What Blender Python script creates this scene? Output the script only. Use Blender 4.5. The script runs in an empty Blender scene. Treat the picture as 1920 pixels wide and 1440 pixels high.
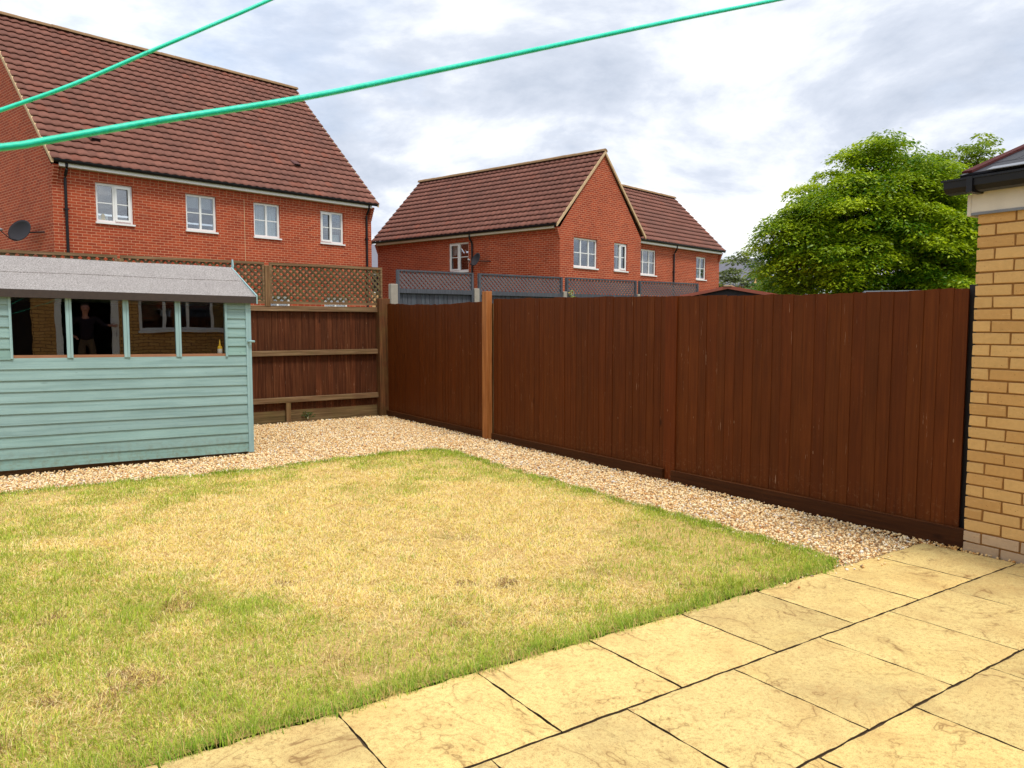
import bpy, bmesh, math, random
import numpy as np
from mathutils import Vector, Matrix
random.seed(7)
RNG = np.random.default_rng(11)
SC = bpy.context.scene
COL = SC.collection

# ------------------------------------------------------------------ helpers
def lin(r, g, b):
    def f(c):
        c /= 255.0
        return c / 12.92 if c <= 0.04045 else ((c + 0.055) / 1.055) ** 2.4
    return (f(r), f(g), f(b), 1.0)

OFF = {}

def off(o):
    return OFF.get(o.name, Vector((0, 0, 0))) if o else Vector((0, 0, 0))

def thing(name, label, cat, loc, group=None):
    o = bpy.data.objects.new(name, None)
    o.empty_display_size = 0.2
    COL.objects.link(o)
    o.location = loc
    o['label'] = label
    o['category'] = cat
    if group:
        o['group'] = group
    OFF[o.name] = Vector(loc)
    return o

def tag(o, label=None, cat=None, group=None, kind=None):
    if label: o['label'] = label
    if cat: o['category'] = cat
    if group: o['group'] = group
    if kind: o['kind'] = kind
    return o

class Frame:
    """local (a, b, z) -> world; the a and b axes are horizontal directions"""
    def __init__(s, o, ua, ub, uz=(0, 0, 1)):
        s.o = Vector(o); s.ua = Vector(ua); s.ub = Vector(ub); s.uz = Vector(uz)
    def p(s, a, b, z):
        return s.o + s.ua * a + s.ub * b + s.uz * z
    def at(s, a, b, z):
        return Frame(s.p(a, b, z), s.ua, s.ub, s.uz)

W0 = Frame((0, 0, 0), (1, 0, 0), (0, 1, 0))

class MB:
    def __init__(s):
        s.v = []; s.f = []; s.uv = []; s.c = []; s.col = (1, 1, 1, 1); s.uvo = (0, 0)
    def face(s, pts, uvs=None):
        i = len(s.v)
        s.v.extend([tuple(p) for p in pts])
        s.f.append(list(range(i, i + len(pts))))
        if uvs is None:
            uvs = [(0, 0)] * len(pts)
        s.uv.extend([(u + s.uvo[0], w + s.uvo[1]) for u, w in uvs])
        s.c.extend([s.col] * len(pts))
    def box(s, fr, a0, a1, b0, b1, z0, z1):
        P = lambda a, b, z: fr.p(a, b, z)
        s.face([P(a0, b0, z0), P(a1, b0, z0), P(a1, b0, z1), P(a0, b0, z1)], [(a0, z0), (a1, z0), (a1, z1), (a0, z1)])
        s.face([P(a1, b1, z0), P(a0, b1, z0), P(a0, b1, z1), P(a1, b1, z1)], [(a1, z0), (a0, z0), (a0, z1), (a1, z1)])
        s.face([P(a1, b0, z0), P(a1, b1, z0), P(a1, b1, z1), P(a1, b0, z1)], [(b0, z0), (b1, z0), (b1, z1), (b0, z1)])
        s.face([P(a0, b1, z0), P(a0, b0, z0), P(a0, b0, z1), P(a0, b1, z1)], [(b1, z0), (b0, z0), (b0, z1), (b1, z1)])
        s.face([P(a0, b0, z1), P(a1, b0, z1), P(a1, b1, z1), P(a0, b1, z1)], [(a0, b0), (a1, b0), (a1, b1), (a0, b1)])
        s.face([P(a0, b1, z0), P(a1, b1, z0), P(a1, b0, z0), P(a0, b0, z0)], [(a0, b1), (a1, b1), (a1, b0), (a0, b0)])
    def hexa(s, q, uvl=1.0):
        """8 world points: bottom ring 0-3, top ring 4-7"""
        q = [Vector(x) for x in q]
        for idx in ((0, 1, 5, 4), (1, 2, 6, 5), (2, 3, 7, 6), (3, 0, 4, 7), (4, 5, 6, 7), (3, 2, 1, 0)):
            p = [q[i] for i in idx]
            w = (p[1] - p[0]).length; h = (p[3] - p[0]).length
            s.face(p, [(0, 0), (w, 0), (w, h), (0, h)])
    def bar(s, p0, p1, n, w, t):
        """flat bar between two points; n is its thickness direction, w width, t thickness"""
        p0 = Vector(p0); p1 = Vector(p1); n = Vector(n).normalized()
        d = (p1 - p0).normalized(); x = d.cross(n).normalized() * (w / 2); y = n * (t / 2)
        s.hexa([p0 - x - y, p0 + x - y, p0 + x + y, p0 - x + y, p1 - x - y, p1 + x - y, p1 + x + y, p1 - x + y])
    def tube(s, pts, r, n=8, cap=True):
        pts = [Vector(p) for p in pts]
        rs = r if isinstance(r, (list, tuple)) else [r] * len(pts)
        rings = []
        for i, p in enumerate(pts):
            d = (pts[min(i + 1, len(pts) - 1)] - pts[max(i - 1, 0)]).normalized()
            up = Vector((0, 0, 1)) if abs(d.z) < 0.9 else Vector((1, 0, 0))
            x = d.cross(up).normalized(); y = x.cross(d).normalized()
            rings.append([p + (x * math.cos(t) + y * math.sin(t)) * rs[i] for t in [2 * math.pi * k / n for k in range(n)]])
        L = 0
        for i in range(len(pts) - 1):
            l2 = L + (pts[i + 1] - pts[i]).length
            for k in range(n):
                k2 = (k + 1) % n
                s.face([rings[i][k], rings[i][k2], rings[i + 1][k2], rings[i + 1][k]],
                       [(k / n * .1, L), ((k + 1) / n * .1, L), ((k + 1) / n * .1, l2), (k / n * .1, l2)])
            L = l2
        if cap:
            s.face(rings[0][::-1]); s.face(rings[-1])
    def lathe(s, fr, prof, n=16):
        """prof: list of (radius, z) about the frame's z axis"""
        R = [[fr.p(r * math.cos(2 * math.pi * k / n), r * math.sin(2 * math.pi * k / n), z) for k in range(n)] for r, z in prof]
        for i in range(len(R) - 1):
            for k in range(n):
                s.face([R[i][k], R[i][(k + 1) % n], R[i + 1][(k + 1) % n], R[i + 1][k]])
        s.face(R[0][::-1]); s.face(R[-1])
    def build(s, name, mat, parent=None, smooth=False, bevel=0, weld=True, solid=0):
        me = bpy.data.meshes.new(name)
        o_ = off(parent)
        me.from_pydata([(x - o_.x, y - o_.y, z - o_.z) for x, y, z in s.v], [], s.f)
        uv = me.uv_layers.new(name='UVMap')
        uv.data.foreach_set('uv', np.array(s.uv, dtype=np.float32).ravel())
        ca = me.color_attributes.new('col', 'FLOAT_COLOR', 'CORNER')
        ca.data.foreach_set('color', np.array(s.c, dtype=np.float32).ravel())
        bm = bmesh.new(); bm.from_mesh(me)
        if weld: bmesh.ops.remove_doubles(bm, verts=bm.verts, dist=0.00004)
        bmesh.ops.recalc_face_normals(bm, faces=bm.faces)
        bm.to_mesh(me); bm.free()
        if smooth:
            me.polygons.foreach_set('use_smooth', [True] * len(me.polygons))
        me.materials.append(mat)
        o = bpy.data.objects.new(name, me)
        COL.objects.link(o)
        if parent:
            o.parent = parent
            OFF[o.name] = o_
        if bevel:
            m = o.modifiers.new('bevel', 'BEVEL'); m.width = bevel; m.segments = 2; m.limit_method = 'ANGLE'
        if solid:
            m = o.modifiers.new('solid', 'SOLIDIFY'); m.thickness = solid
        return o

def np_mesh(name, verts, faces, mat, col=None, parent=None, smooth=False):
    """verts (N,3); faces: list of (M,k) index arrays; col (N,3) linear colours"""
    o_ = off(parent)
    verts = np.asarray(verts, dtype=np.float32) - np.array(o_[:], dtype=np.float32)
    me = bpy.data.meshes.new(name)
    me.vertices.add(len(verts)); me.vertices.foreach_set('co', verts.ravel())
    nl = sum(f.size for f in faces); npol = sum(len(f) for f in faces)
    me.loops.add(nl); me.polygons.add(npol)
    me.loops.foreach_set('vertex_index', np.concatenate([f.ravel() for f in faces]).astype(np.int32))
    tot = np.concatenate([np.full(len(f), f.shape[1]) for f in faces]).astype(np.int32)
    st = np.concatenate([[0], np.cumsum(tot)[:-1]]).astype(np.int32)
    me.polygons.foreach_set('loop_start', st)
    if smooth: me.polygons.foreach_set('use_smooth', np.ones(npol, dtype=bool))
    me.update(calc_edges=True)
    if col is not None:
        ca = me.color_attributes.new('col', 'FLOAT_COLOR', 'POINT')
        c = np.ones((len(verts), 4), dtype=np.float32); c[:, :3] = col
        ca.data.foreach_set('color', c.ravel())
    me.materials.append(mat)
    o = bpy.data.objects.new(name, me); COL.objects.link(o)
    if parent:
        o.parent = parent; OFF[o.name] = o_
    return o

def vnoise(x, y, seed=0):
    """smooth value noise on arrays, 0..1"""
    r = np.random.default_rng(seed).random((64, 64))
    xi = np.floor(x).astype(int); yi = np.floor(y).astype(int)
    fx = x - xi; fy = y - yi
    fx = fx * fx * (3 - 2 * fx); fy = fy * fy * (3 - 2 * fy)
    g = lambda i, j: r[i % 64, j % 64]
    return (g(xi, yi) * (1 - fx) * (1 - fy) + g(xi + 1, yi) * fx * (1 - fy) + g(xi, yi + 1) * (1 - fx) * fy + g(xi + 1, yi + 1) * fx * fy)

def fbm(x, y, seed=0, o=4):
    t = 0; a = .5; s = 0
    for k in range(o):
        t = t + a * vnoise(x * 2 ** k + 7.3 * k, y * 2 ** k + 3.1 * k, seed + k); s += a; a *= .55
    return t / s

def inside(poly, x, y):
    c = np.zeros(len(x), dtype=bool); n = len(poly)
    for i in range(n):
        x0, y0 = poly[i]; x1, y1 = poly[(i + 1) % n]
        k = ((y0 > y) != (y1 > y)) & (x < (x1 - x0) * (y - y0) / (y1 - y0 + 1e-12) + x0)
        c ^= k
    return c

def edge_dist(poly, x, y):
    d = np.full(len(x), 1e9); n = len(poly)
    for i in range(n):
        x0, y0 = poly[i]; x1, y1 = poly[(i + 1) % n]
        dx, dy = x1 - x0, y1 - y0
        t = np.clip(((x - x0) * dx + (y - y0) * dy) / (dx * dx + dy * dy), 0, 1)
        d = np.minimum(d, np.hypot(x - x0 - t * dx, y - y0 - t * dy))
    return d

# ------------------------------------------------------------------ materials
class NT:
    def __init__(s, name):
        s.m = bpy.data.materials.new(name); s.m.use_nodes = True
        s.t = s.m.node_tree; s.n = s.t.nodes; s.n.clear()
        s.out = s.n.new('ShaderNodeOutputMaterial')
    def node(s, typ, **kw):
        n = s.n.new(typ)
        for k, v in kw.items():
            if k in n.inputs: s.set(n, k, v)
            else: setattr(n, k, v)
        return n
    def set(s, n, k, v):
        if isinstance(v, bpy.types.NodeSocket): s.t.links.new(v, n.inputs[k])
        else: n.inputs[k].default_value = v
    def uv(s): return s.node('ShaderNodeUVMap').outputs[0]
    def obj(s): return s.node('ShaderNodeTexCoord').outputs['Object']
    def pos(s): return s.node('ShaderNodeNewGeometry').outputs['Position']
    def attr(s, name='col'): return s.node('ShaderNodeAttribute', attribute_name=name).outputs['Color']
    def mapping(s, vec, scale=(1, 1, 1), rot=(0, 0, 0), loc=(0, 0, 0)):
        n = s.node('ShaderNodeMapping'); s.set(n, 'Vector', vec)
        n.inputs['Scale'].default_value = scale; n.inputs['Rotation'].default_value = rot; n.inputs['Location'].default_value = loc
        return n.outputs[0]
    def noise(s, vec, scale, detail=4, rough=.55, dist=0, out='Fac'):
        n = s.node('ShaderNodeTexNoise'); s.set(n, 'Vector', vec)
        n.inputs['Scale'].default_value = scale; n.inputs['Detail'].default_value = detail
        n.inputs['Roughness'].default_value = rough; n.inputs['Distortion'].default_value = dist
        return n.outputs[out]
    def voro(s, vec, scale, out='Distance', feature='F1', rnd=1):
        n = s.node('ShaderNodeTexVoronoi', feature=feature); s.set(n, 'Vector', vec)
        n.inputs['Scale'].default_value = scale; n.inputs['Randomness'].default_value = rnd
        return n.outputs[out]
    def ramp(s, fac, stops, interp='LINEAR'):
        n = s.node('ShaderNodeValToRGB'); s.set(n, 'Fac', fac); cr = n.color_ramp; cr.interpolation = interp
        while len(cr.elements) > 1: cr.elements.remove(cr.elements[0])
        for i, (p, c) in enumerate(stops):
            e = cr.elements[0] if i == 0 else cr.elements.new(p)
            e.position = p; e.color = c if len(c) == 4 else (*c, 1)
        return n.outputs[0]
    def fr(s, fac, lo, hi, a=0., b=1.):
        n = s.node('ShaderNodeMapRange'); s.set(n, 'Value', fac)
        n.inputs['From Min'].default_value = lo; n.inputs['From Max'].default_value = hi
        n.inputs['To Min'].default_value = a; n.inputs['To Max'].default_value = b
        return n.outputs[0]
    def mix(s, fac, a, b, blend='MIX'):
        n = s.node('ShaderNodeMix', data_type='RGBA', blend_type=blend)
        s.set(n, 0, fac) if not isinstance(fac, bpy.types.NodeSocket) else s.t.links.new(fac, n.inputs[0])
        for k, v in ((6, a), (7, b)):
            if isinstance(v, bpy.types.NodeSocket): s.t.links.new(v, n.inputs[k])
            else: n.inputs[k].default_value = v if len(v) == 4 else (*v, 1)
        return n.outputs[2]
    def math(s, op, a, b=0.):
        n = s.node('ShaderNodeMath', operation=op)
        for k, v in ((0, a), (1, b)):
            if isinstance(v, bpy.types.NodeSocket): s.t.links.new(v, n.inputs[k])
            else: n.inputs[k].default_value = v
        return n.outputs[0]
    def bump(s, h, strength=.3, dist=.01):
        n = s.node('ShaderNodeBump'); s.set(n, 'Height', h)
        n.inputs['Strength'].default_value = strength; n.inputs['Distance'].default_value = dist
        return n.outputs[0]
    def bsdf(s, col, rough=.6, spec=.4, normal=None, **kw):
        b = s.node('ShaderNodeBsdfPrincipled')
        s.set(b, 'Base Color', col if isinstance(col, bpy.types.NodeSocket) or len(col) == 4 else (*col, 1))
        s.set(b, 'Roughness', rough); s.set(b, 'Specular IOR Level', spec)
        if normal is not None: s.set(b, 'Normal', normal)
        for k, v in kw.items(): s.set(b, k.replace('_', ' '), v)
        return b.outputs[0]
    def done(s, sh):
        s.t.links.new(sh, s.out.inputs['Surface']); return s.m

def m_plain(name, c, rough=.5, spec=.4, var=.12, scale=14, bump=.0):
    t = NT(name); n = t.noise(t.obj(), scale, 5)
    c2 = tuple(x * (1 - var) for x in c[:3]); c3 = tuple(min(1, x * (1 + var)) for x in c[:3])
    nb = t.bump(t.noise(t.obj(), scale * 5, 3), bump, .004) if bump else None
    return t.done(t.bsdf(t.mix(n, c2, c3), rough, spec, nb))

def m_brick(name, c1, c2, mortar, stain=.25):
    t = NT(name); uv = t.uv()
    b = t.node('ShaderNodeTexBrick', offset=.5, squash=1)
    t.set(b, 'Vector', uv)
    for k, v in (('Scale', 1.), ('Mortar Size', .0078), ('Mortar Smooth', .25), ('Bias', -.1), ('Brick Width', .225), ('Row Height', .075)):
        b.inputs[k].default_value = v
    b.inputs['Color1'].default_value = c1; b.inputs['Color2'].default_value = c2; b.inputs['Mortar'].default_value = mortar
    n1 = t.noise(uv, .7, 5, .6); n2 = t.noise(uv, 9, 4, .6)
    c = t.mix(t.fr(n1, .35, .7, 0, stain), b.outputs['Color'], tuple(x * .62 for x in c2[:3]), 'MIX')
    c = t.mix(t.fr(n1, .62, .8, 0, .35), c, mortar)
    c = t.mix(.5, c, t.mix(n2, (.6, .6, .6), (1.25, 1.25, 1.25)), 'MULTIPLY')
    return t.done(t.bsdf(c, .85, .2, t.bump(t.math('SUBTRACT', 1., b.outputs['Fac']), .6, .01)))

def m_wood(name, base, dark, light, along='V', fleck=.5, rough=.65, colattr=True, green=0., scale=1.0, spec=.3):
    """painted or stained timber, grain along V (or U) of the UVs in metres"""
    t = NT(name); uv = t.uv()
    sc = (38 * scale, 1.6 * scale, 1) if along == 'V' else (1.6 * scale, 38 * scale, 1)
    g = t.noise(t.mapping(uv, sc), 1.0, 6, .6, .3)
    g2 = t.noise(t.mapping(uv, tuple(x * 3.1 for x in sc[:2]) + (1,)), 1.0, 3, .6)
    c = t.ramp(g, [(.3, dark), (.5, base), (.72, light)])
    c = t.mix(t.fr(t.noise(uv, 2.3, 4), .35, .7, 0, .45), c, dark)
    if colattr: c = t.mix(1.0, c, t.attr(), 'MULTIPLY')
    kn = t.voro(t.mapping(uv, (3.2, 1.3, 1) if along == 'V' else (1.3, 3.2, 1)), 1.0)
    c = t.mix(t.fr(kn, .03, .075, .75, 0), c, tuple(x * .35 for x in dark[:3]))
    if fleck:
        fl = t.noise(t.mapping(uv, (75, 4.2, 1) if along == 'V' else (4.2, 75, 1)), 1.0, 3, .7)
        big = t.noise(uv, 1.7, 3)
        f = t.math('MULTIPLY', t.fr(fl, .655, .70), t.fr(big, .46, .66))
        c = t.mix(t.math('MULTIPLY', f, fleck), c, lin(196, 160, 130))
    if along == 'V' and fleck:
        nh = t.voro(t.mapping(uv, (10, 3.4, 1)), 1.0)
        nm = t.math('MULTIPLY', t.fr(nh, .035, .05, 1, 0), t.fr(t.noise(uv, 5, 2), .52, .56))
        c = t.mix(t.math('MULTIPLY', nm, .35), c, lin(186, 150, 118))
        sep = t.node('ShaderNodeSeparateXYZ'); t.set(sep, 0, t.pos())
        spl = t.math('MULTIPLY', t.fr(sep.outputs['Z'], -.02, .22, 1, 0), t.fr(t.noise(uv, 26, 4, .75), .54, .66))
        c = t.mix(t.math('MULTIPLY', spl, .3), c, lin(140, 104, 74))
    if along == 'U' and not fleck:
        sep = t.node('ShaderNodeSeparateXYZ'); t.set(sep, 0, t.pos())
        spl = t.math('MULTIPLY', t.fr(sep.outputs['Z'], -.1, .16, 1, 0), t.fr(t.noise(t.pos(), 22, 5, .75), .46, .64))
        c = t.mix(t.math('MULTIPLY', spl, .5), c, lin(112, 106, 78))
        c = t.mix(t.fr(t.noise(t.mapping(t.pos(), (14, 14, 40)), 1., 4, .7), .62, .74, 0, .35), c, lin(96, 128, 126))
        nl = t.voro(t.mapping(uv, (2.4, 9.2, 1)), 1., 'Distance', 'F1', .35)
        c = t.mix(t.fr(nl, .025, .04, .5, 0), c, lin(92, 104, 100))
    if green:
        c = t.mix(t.fr(t.noise(uv, 3.1, 5, .65), .42, .75, 0, green), c, lin(96, 100, 48))
    return t.done(t.bsdf(c, rough, spec, t.bump(t.math('ADD', g, t.math('MULTIPLY', g2, .5)), .35, .004)))

def m_tile(name):
    t = NT(name); p = t.obj(); c = t.attr()
    n = t.noise(p, .8, 6, .65); n2 = t.noise(p, 16, 4, .6)
    c = t.mix(t.fr(n, .45, .72, 0, .55), c, lin(90, 64, 58))
    c = t.mix(t.fr(t.noise(p, 1.7, 4, .6), .58, .78, 0, .30), c, lin(146, 78, 60))
    c = t.mix(t.fr(t.noise(p, 26, 3, .6), .66, .74, 0, .4), c, lin(150, 130, 110))
    c = t.mix(.6, c, t.mix(n2, (.65, .65, .65), (1.3, 1.3, 1.3)), 'MULTIPLY')
    return t.done(t.bsdf(c, .8, .25, t.bump(n2, .2, .006)))

def m_glass(name, refl=.10, tint=(.55, .58, .58), rough=.01, wob=0.):
    t = NT(name)
    nb = t.bump(t.noise(t.obj(), 2.2, 2), wob, .05) if wob else None
    g = t.node('ShaderNodeBsdfGlossy'); g.inputs['Roughness'].default_value = rough; g.inputs['Color'].default_value = (.95, .97, 1, 1)
    if nb is not None: t.set(g, 'Normal', nb)
    tr = t.node('ShaderNodeBsdfTransparent'); tr.inputs['Color'].default_value = (*tint, 1)
    mx = t.node('ShaderNodeMixShader'); mx.inputs[0].default_value = refl
    t.t.links.new(tr.outputs[0], mx.inputs[1]); t.t.links.new(g.outputs[0], mx.inputs[2])
    return t.done(mx.outputs[0])

def m_leafy(name, trans=.35, rough=.55, spec=.3):
    t = NT(name); c = t.attr()
    b = t.bsdf(c, rough, spec)
    tr = t.node('ShaderNodeBsdfTranslucent'); t.set(tr, 'Color', t.mix(1.0, c, (1.25, 1.3, .7), 'MULTIPLY'))
    mx = t.node('ShaderNodeMixShader'); mx.inputs[0].default_value = trans
    t.t.links.new(b, mx.inputs[1]); t.t.links.new(tr.outputs[0], mx.inputs[2])
    return t.done(mx.outputs[0])

M = {}
M['brick'] = m_brick('red brick', lin(177, 77, 46), lin(146, 59, 38), lin(206, 148, 116))
M['brick_rear'] = m_brick('buff brick', lin(214, 164, 98), lin(190, 140, 80), lin(120, 90, 56))
M['tile'] = m_tile('concrete roof tile')
M['ridge'] = m_plain('ridge tile', lin(140, 112, 82), .85, .2, .35, 7)
M['verge'] = m_plain('verge mortar', lin(196, 168, 132), .8, .2, .25, 9)
M['upvc'] = m_plain('white plastic', (.78, .78, .77), .35, .4, .03, 3)
M['cream'] = m_plain('weathered cream board', lin(214, 206, 192), .6, .3, .14, 9)
M['black'] = m_plain('black plastic', lin(22, 22, 26), .42, .3, .2, 5)
M['blackmatt'] = m_plain('charcoal sheet', lin(46, 44, 46), .7, .3, .2, 3)
M['glass'] = m_glass('window glass', .18, (.80, .83, .84), .01, .0)
M['shedglass'] = m_glass('shed glazing', .105, (.85, .86, .86), .004, .012)
M['curtain'] = m_plain('net curtain', lin(225, 228, 225), .9, .1, .06, 20)
M['blind'] = m_plain('pale blind', lin(206, 208, 204), .9, .1, .06, 20)
M['fence'] = m_wood('brown stained board', lin(93, 44, 10), lin(79, 36, 7), lin(104, 52, 16), 'V', .55, .6, spec=.14)
M['fence_back'] = m_wood('faded brown board', lin(86, 46, 24), lin(62, 31, 15), lin(112, 68, 42), 'V', .9, .75, spec=.15)
M['fence_board'] = m_wood('brown gravel board', lin(66, 34, 11), lin(52, 25, 8), lin(80, 44, 19), 'U', .25, .6, spec=.14)
M['oldwood'] = m_wood('weathered rail', lin(124, 95, 67), lin(86, 62, 40), lin(158, 130, 98), 'U', .2, .8, True, .28)
M['oldpost'] = m_wood('weathered upright', lin(124, 92, 60), lin(84, 58, 34), lin(156, 126, 90), 'V', .2, .8, True, .4)
M['cornerpost'] = m_wood('stained corner post', lin(100, 60, 30), lin(70, 40, 20), lin(132, 88, 52), 'V', .3, .75, True, .3)
M['newpost'] = m_wood('fresh orange timber', lin(166, 104, 52), lin(132, 74, 32), lin(186, 126, 74), 'V', 0, .6)
M['trellis'] = m_wood('weathered trellis', lin(94, 78, 55), lin(62, 49, 33), lin(126, 108, 80), 'V', .1, .85, True, .5)
M['greyboard'] = m_wood('slate grey painted board', lin(80, 83, 90), lin(62, 64, 70), lin(96, 99, 106), 'V', .0, .6)
M['greytrellis'] = m_plain('grey brown trellis', lin(104, 94, 96), .7, .3, .2, 4)
M['teal'] = m_wood('pale teal painted board', lin(138, 168, 167), lin(118, 147, 146), lin(147, 177, 176), 'U', .0, .55, True, 0, .7)
M['tealtrim'] = m_wood('pale teal painted trim', lin(146, 178, 180), lin(130, 161, 163), lin(156, 188, 190), 'V', .0, .55, True, 0, .7)
M['concrete'] = m_plain('concrete', lin(158, 150, 138), .9, .2, .2, 12, .3)
M['lead'] = m_plain('lead grey', lin(120, 124, 132), .45, .4, .2, 6)
M['rust'] = m_plain('rusty brown roof sheet', lin(150, 84, 66), .7, .3, .25, 6)
M['slate'] = m_plain('grey slate', lin(112, 112, 122), .7, .3, .2, 6)
M['buff'] = m_plain('buff render', lin(206, 166, 116), .85, .2, .12, 6)
M['darkslate'] = m_plain('dark slate', lin(34, 34, 42), .6, .4, .3, 8, .2)
M['redtile'] = m_plain('dark red tile edge', lin(78, 36, 34), .8, .15, .3, 12)
def m_cord():
    t = NT('green plastic cord'); uv = t.uv()
    w = t.node('ShaderNodeTexWave'); t.set(w, 'Vector', t.mapping(uv, (10, 90, 1), (0, 0, .5))); w.inputs['Scale'].default_value = 1.2; w.inputs['Distortion'].default_value = 1.5
    n = t.noise(t.obj(), 45, 4, .6)
    c = t.mix(t.fr(n, .35, .7, 0, 1), lin(14, 222, 180), lin(60, 240, 206))
    c = t.mix(t.fr(t.noise(t.obj(), 160, 3), .6, .7, 0, .4), c, lin(20, 150, 120))
    return t.done(t.bsdf(c, .45, .4, t.bump(w.outputs['Fac'], .12, .0006)))
M['line'] = m_cord()
M['grass'] = m_leafy('grass blade', .25, .6, .25)
M['leaf'] = m_leafy('leaf', .38, .45, .4)
M['dish'] = m_plain('dark grey dish', lin(44, 42, 46), .6, .2, .12, 4)
M['metal'] = m_plain('zinc fitting', lin(150, 152, 155), .4, .5, .15, 20)
M['bark'] = m_plain('bark', lin(74, 60, 46), .9, .2, .35, 20, .5)
M['skin'] = m_plain('skin', lin(176, 120, 100), .5, .4, .08, 10)
M['hair'] = m_plain('dark hair', lin(40, 28, 22), .6, .3, .2, 40)
M['jumper'] = m_plain('dark jumper', lin(34, 24, 32), .9, .2, .15, 30)
M['trousers'] = m_plain('khaki trousers', lin(96, 78, 60), .9, .2, .12, 30)
M['shoe'] = m_plain('dark shoe', lin(40, 34, 30), .6, .3, .1, 10)
M['yellow'] = m_plain('yellow plastic', lin(238, 190, 30), .35, .5, .08, 9)
M['white'] = m_plain('white label', lin(238, 232, 220), .5, .3, .03, 9)
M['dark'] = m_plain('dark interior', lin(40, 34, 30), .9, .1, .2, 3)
M['floorboard'] = m_plain('bare timber sill', lin(150, 108, 82), .8, .2, .2, 8)

def m_felt():
    t = NT('mineral roofing felt'); p = t.obj()
    n = t.noise(p, 90, 3, .8); b = t.noise(p, 2.0, 5, .6); s = t.noise(p, 30, 4, .7)
    c = t.ramp(n, [(.34, lin(84, 78, 76)), (.5, lin(146, 141, 138)), (.66, lin(186, 181, 178))])
    c = t.mix(t.fr(b, .4, .7, 0, .4), c, lin(124, 118, 116))
    c = t.mix(t.fr(s, .55, .75, 0, .5), c, lin(128, 116, 112))
    return t.done(t.bsdf(c, .92, .2, t.bump(n, .5, .004)))
M['felt'] = m_felt()
M['feltdrip'] = m_plain('felt drip edge', lin(68, 60, 56), .9, .2, .2, 30, .2)

def m_patio():
    t = NT('buff riven paving'); p = t.obj(); at = t.attr()
    wob = t.node('ShaderNodeVectorMath', operation='ADD')
    nv = t.node('ShaderNodeTexNoise'); t.set(nv, 'Vector', p); nv.inputs['Scale'].default_value = 3; nv.inputs['Detail'].default_value = 3
    sc = t.node('ShaderNodeVectorMath', operation='MULTIPLY'); t.t.links.new(nv.outputs['Color'], sc.inputs[0]); sc.inputs[1].default_value = (.2, .2, 0)
    sh = t.node('ShaderNodeVectorMath', operation='MULTIPLY'); t.t.links.new(at, sh.inputs[0]); sh.inputs[1].default_value = (40, 40, 40)
    t.t.links.new(p, wob.inputs[0]); t.t.links.new(sh.outputs[0], wob.inputs[1])
    q = wob.outputs[0]
    big = t.noise(q, 2.6, 4, .55, .2)
    fine = t.noise(p, 55, 5, .75); gr = t.noise(p, 260, 3, .7)
    med = t.noise(q, 9, 6, .7, 0)
    # riven ledges: contour lines of a slow noise
    def contour(h, lv, w):
        return t.fr(t.math('ABSOLUTE', t.math('SUBTRACT', h, lv)), 0, w, 1, 0)
    br = t.fr(t.noise(q, 3.6, 3, .6), .44, .58, 0, 1)
    riv = t.noise(q, 1.7, 5, .52, .5)
    L = t.math('MULTIPLY', t.math('MAXIMUM', contour(riv, .44, .020), contour(riv, .56, .020)), br)
    thin = t.math('MAXIMUM', contour(riv, .44, .0045), t.math('MAXIMUM', contour(riv, .56, .0045), t.math('MULTIPLY', contour(riv, .505, .004), .7)))
    thin = t.math('MULTIPLY', thin, br)
    c = t.ramp(big, [(.25, lin(222, 196, 126)), (.5, lin(228, 204, 136)), (.75, lin(212, 182, 118))])
    c = t.mix(t.fr(med, .48, .74, 0, .45), c, lin(194, 156, 102))
    c = t.mix(t.fr(t.noise(p, 1.1, 5, .65), .50, .72, 0, .55), c, lin(160, 136, 94))
    c = t.mix(t.math('MULTIPLY', t.fr(fine, .50, .64), .66), c, lin(176, 138, 86))
    c = t.mix(t.math('MULTIPLY', t.fr(gr, .54, .62), .62), c, lin(140, 106, 66))
    c = t.mix(t.math('MULTIPLY', L, .32), c, lin(150, 110, 66))
    c = t.mix(t.math('MULTIPLY', thin, .7), c, lin(126, 92, 54))
    st = t.node('ShaderNodeMath', operation='SNAP'); t.t.links.new(riv, st.inputs[0]); st.inputs[1].default_value = .06
    h = t.math('ADD', t.math('MULTIPLY', st.outputs[0], 5.), t.math('ADD', t.math('MULTIPLY', med, .7), t.math('MULTIPLY', fine, .35)))
    rv = t.node('ShaderNodeSeparateColor'); t.set(rv, 0, at)
    c = t.mix(1., c, t.ramp(rv.outputs[0], [(0, (.84, .83, .81)), (.5, (.97, .97, .97)), (1, (1.06, 1.04, .98))]), 'MULTIPLY')
    return t.done(t.bsdf(c, .82, .25, t.bump(h, .7, .012)))
M['patio'] = m_patio()

def m_soil():
    t = NT('dark soil'); p = t.pos(); n = t.noise(p, 18, 6, .7); v = t.noise(p, 120, 3, .7)
    c = t.ramp(n, [(.3, lin(62, 50, 38)), (.6, lin(88, 72, 54)), (.8, lin(118, 98, 74))])
    return t.done(t.bsdf(c, .95, .1, t.bump(v, .8, .01)))
M['soil'] = m_soil()

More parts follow.
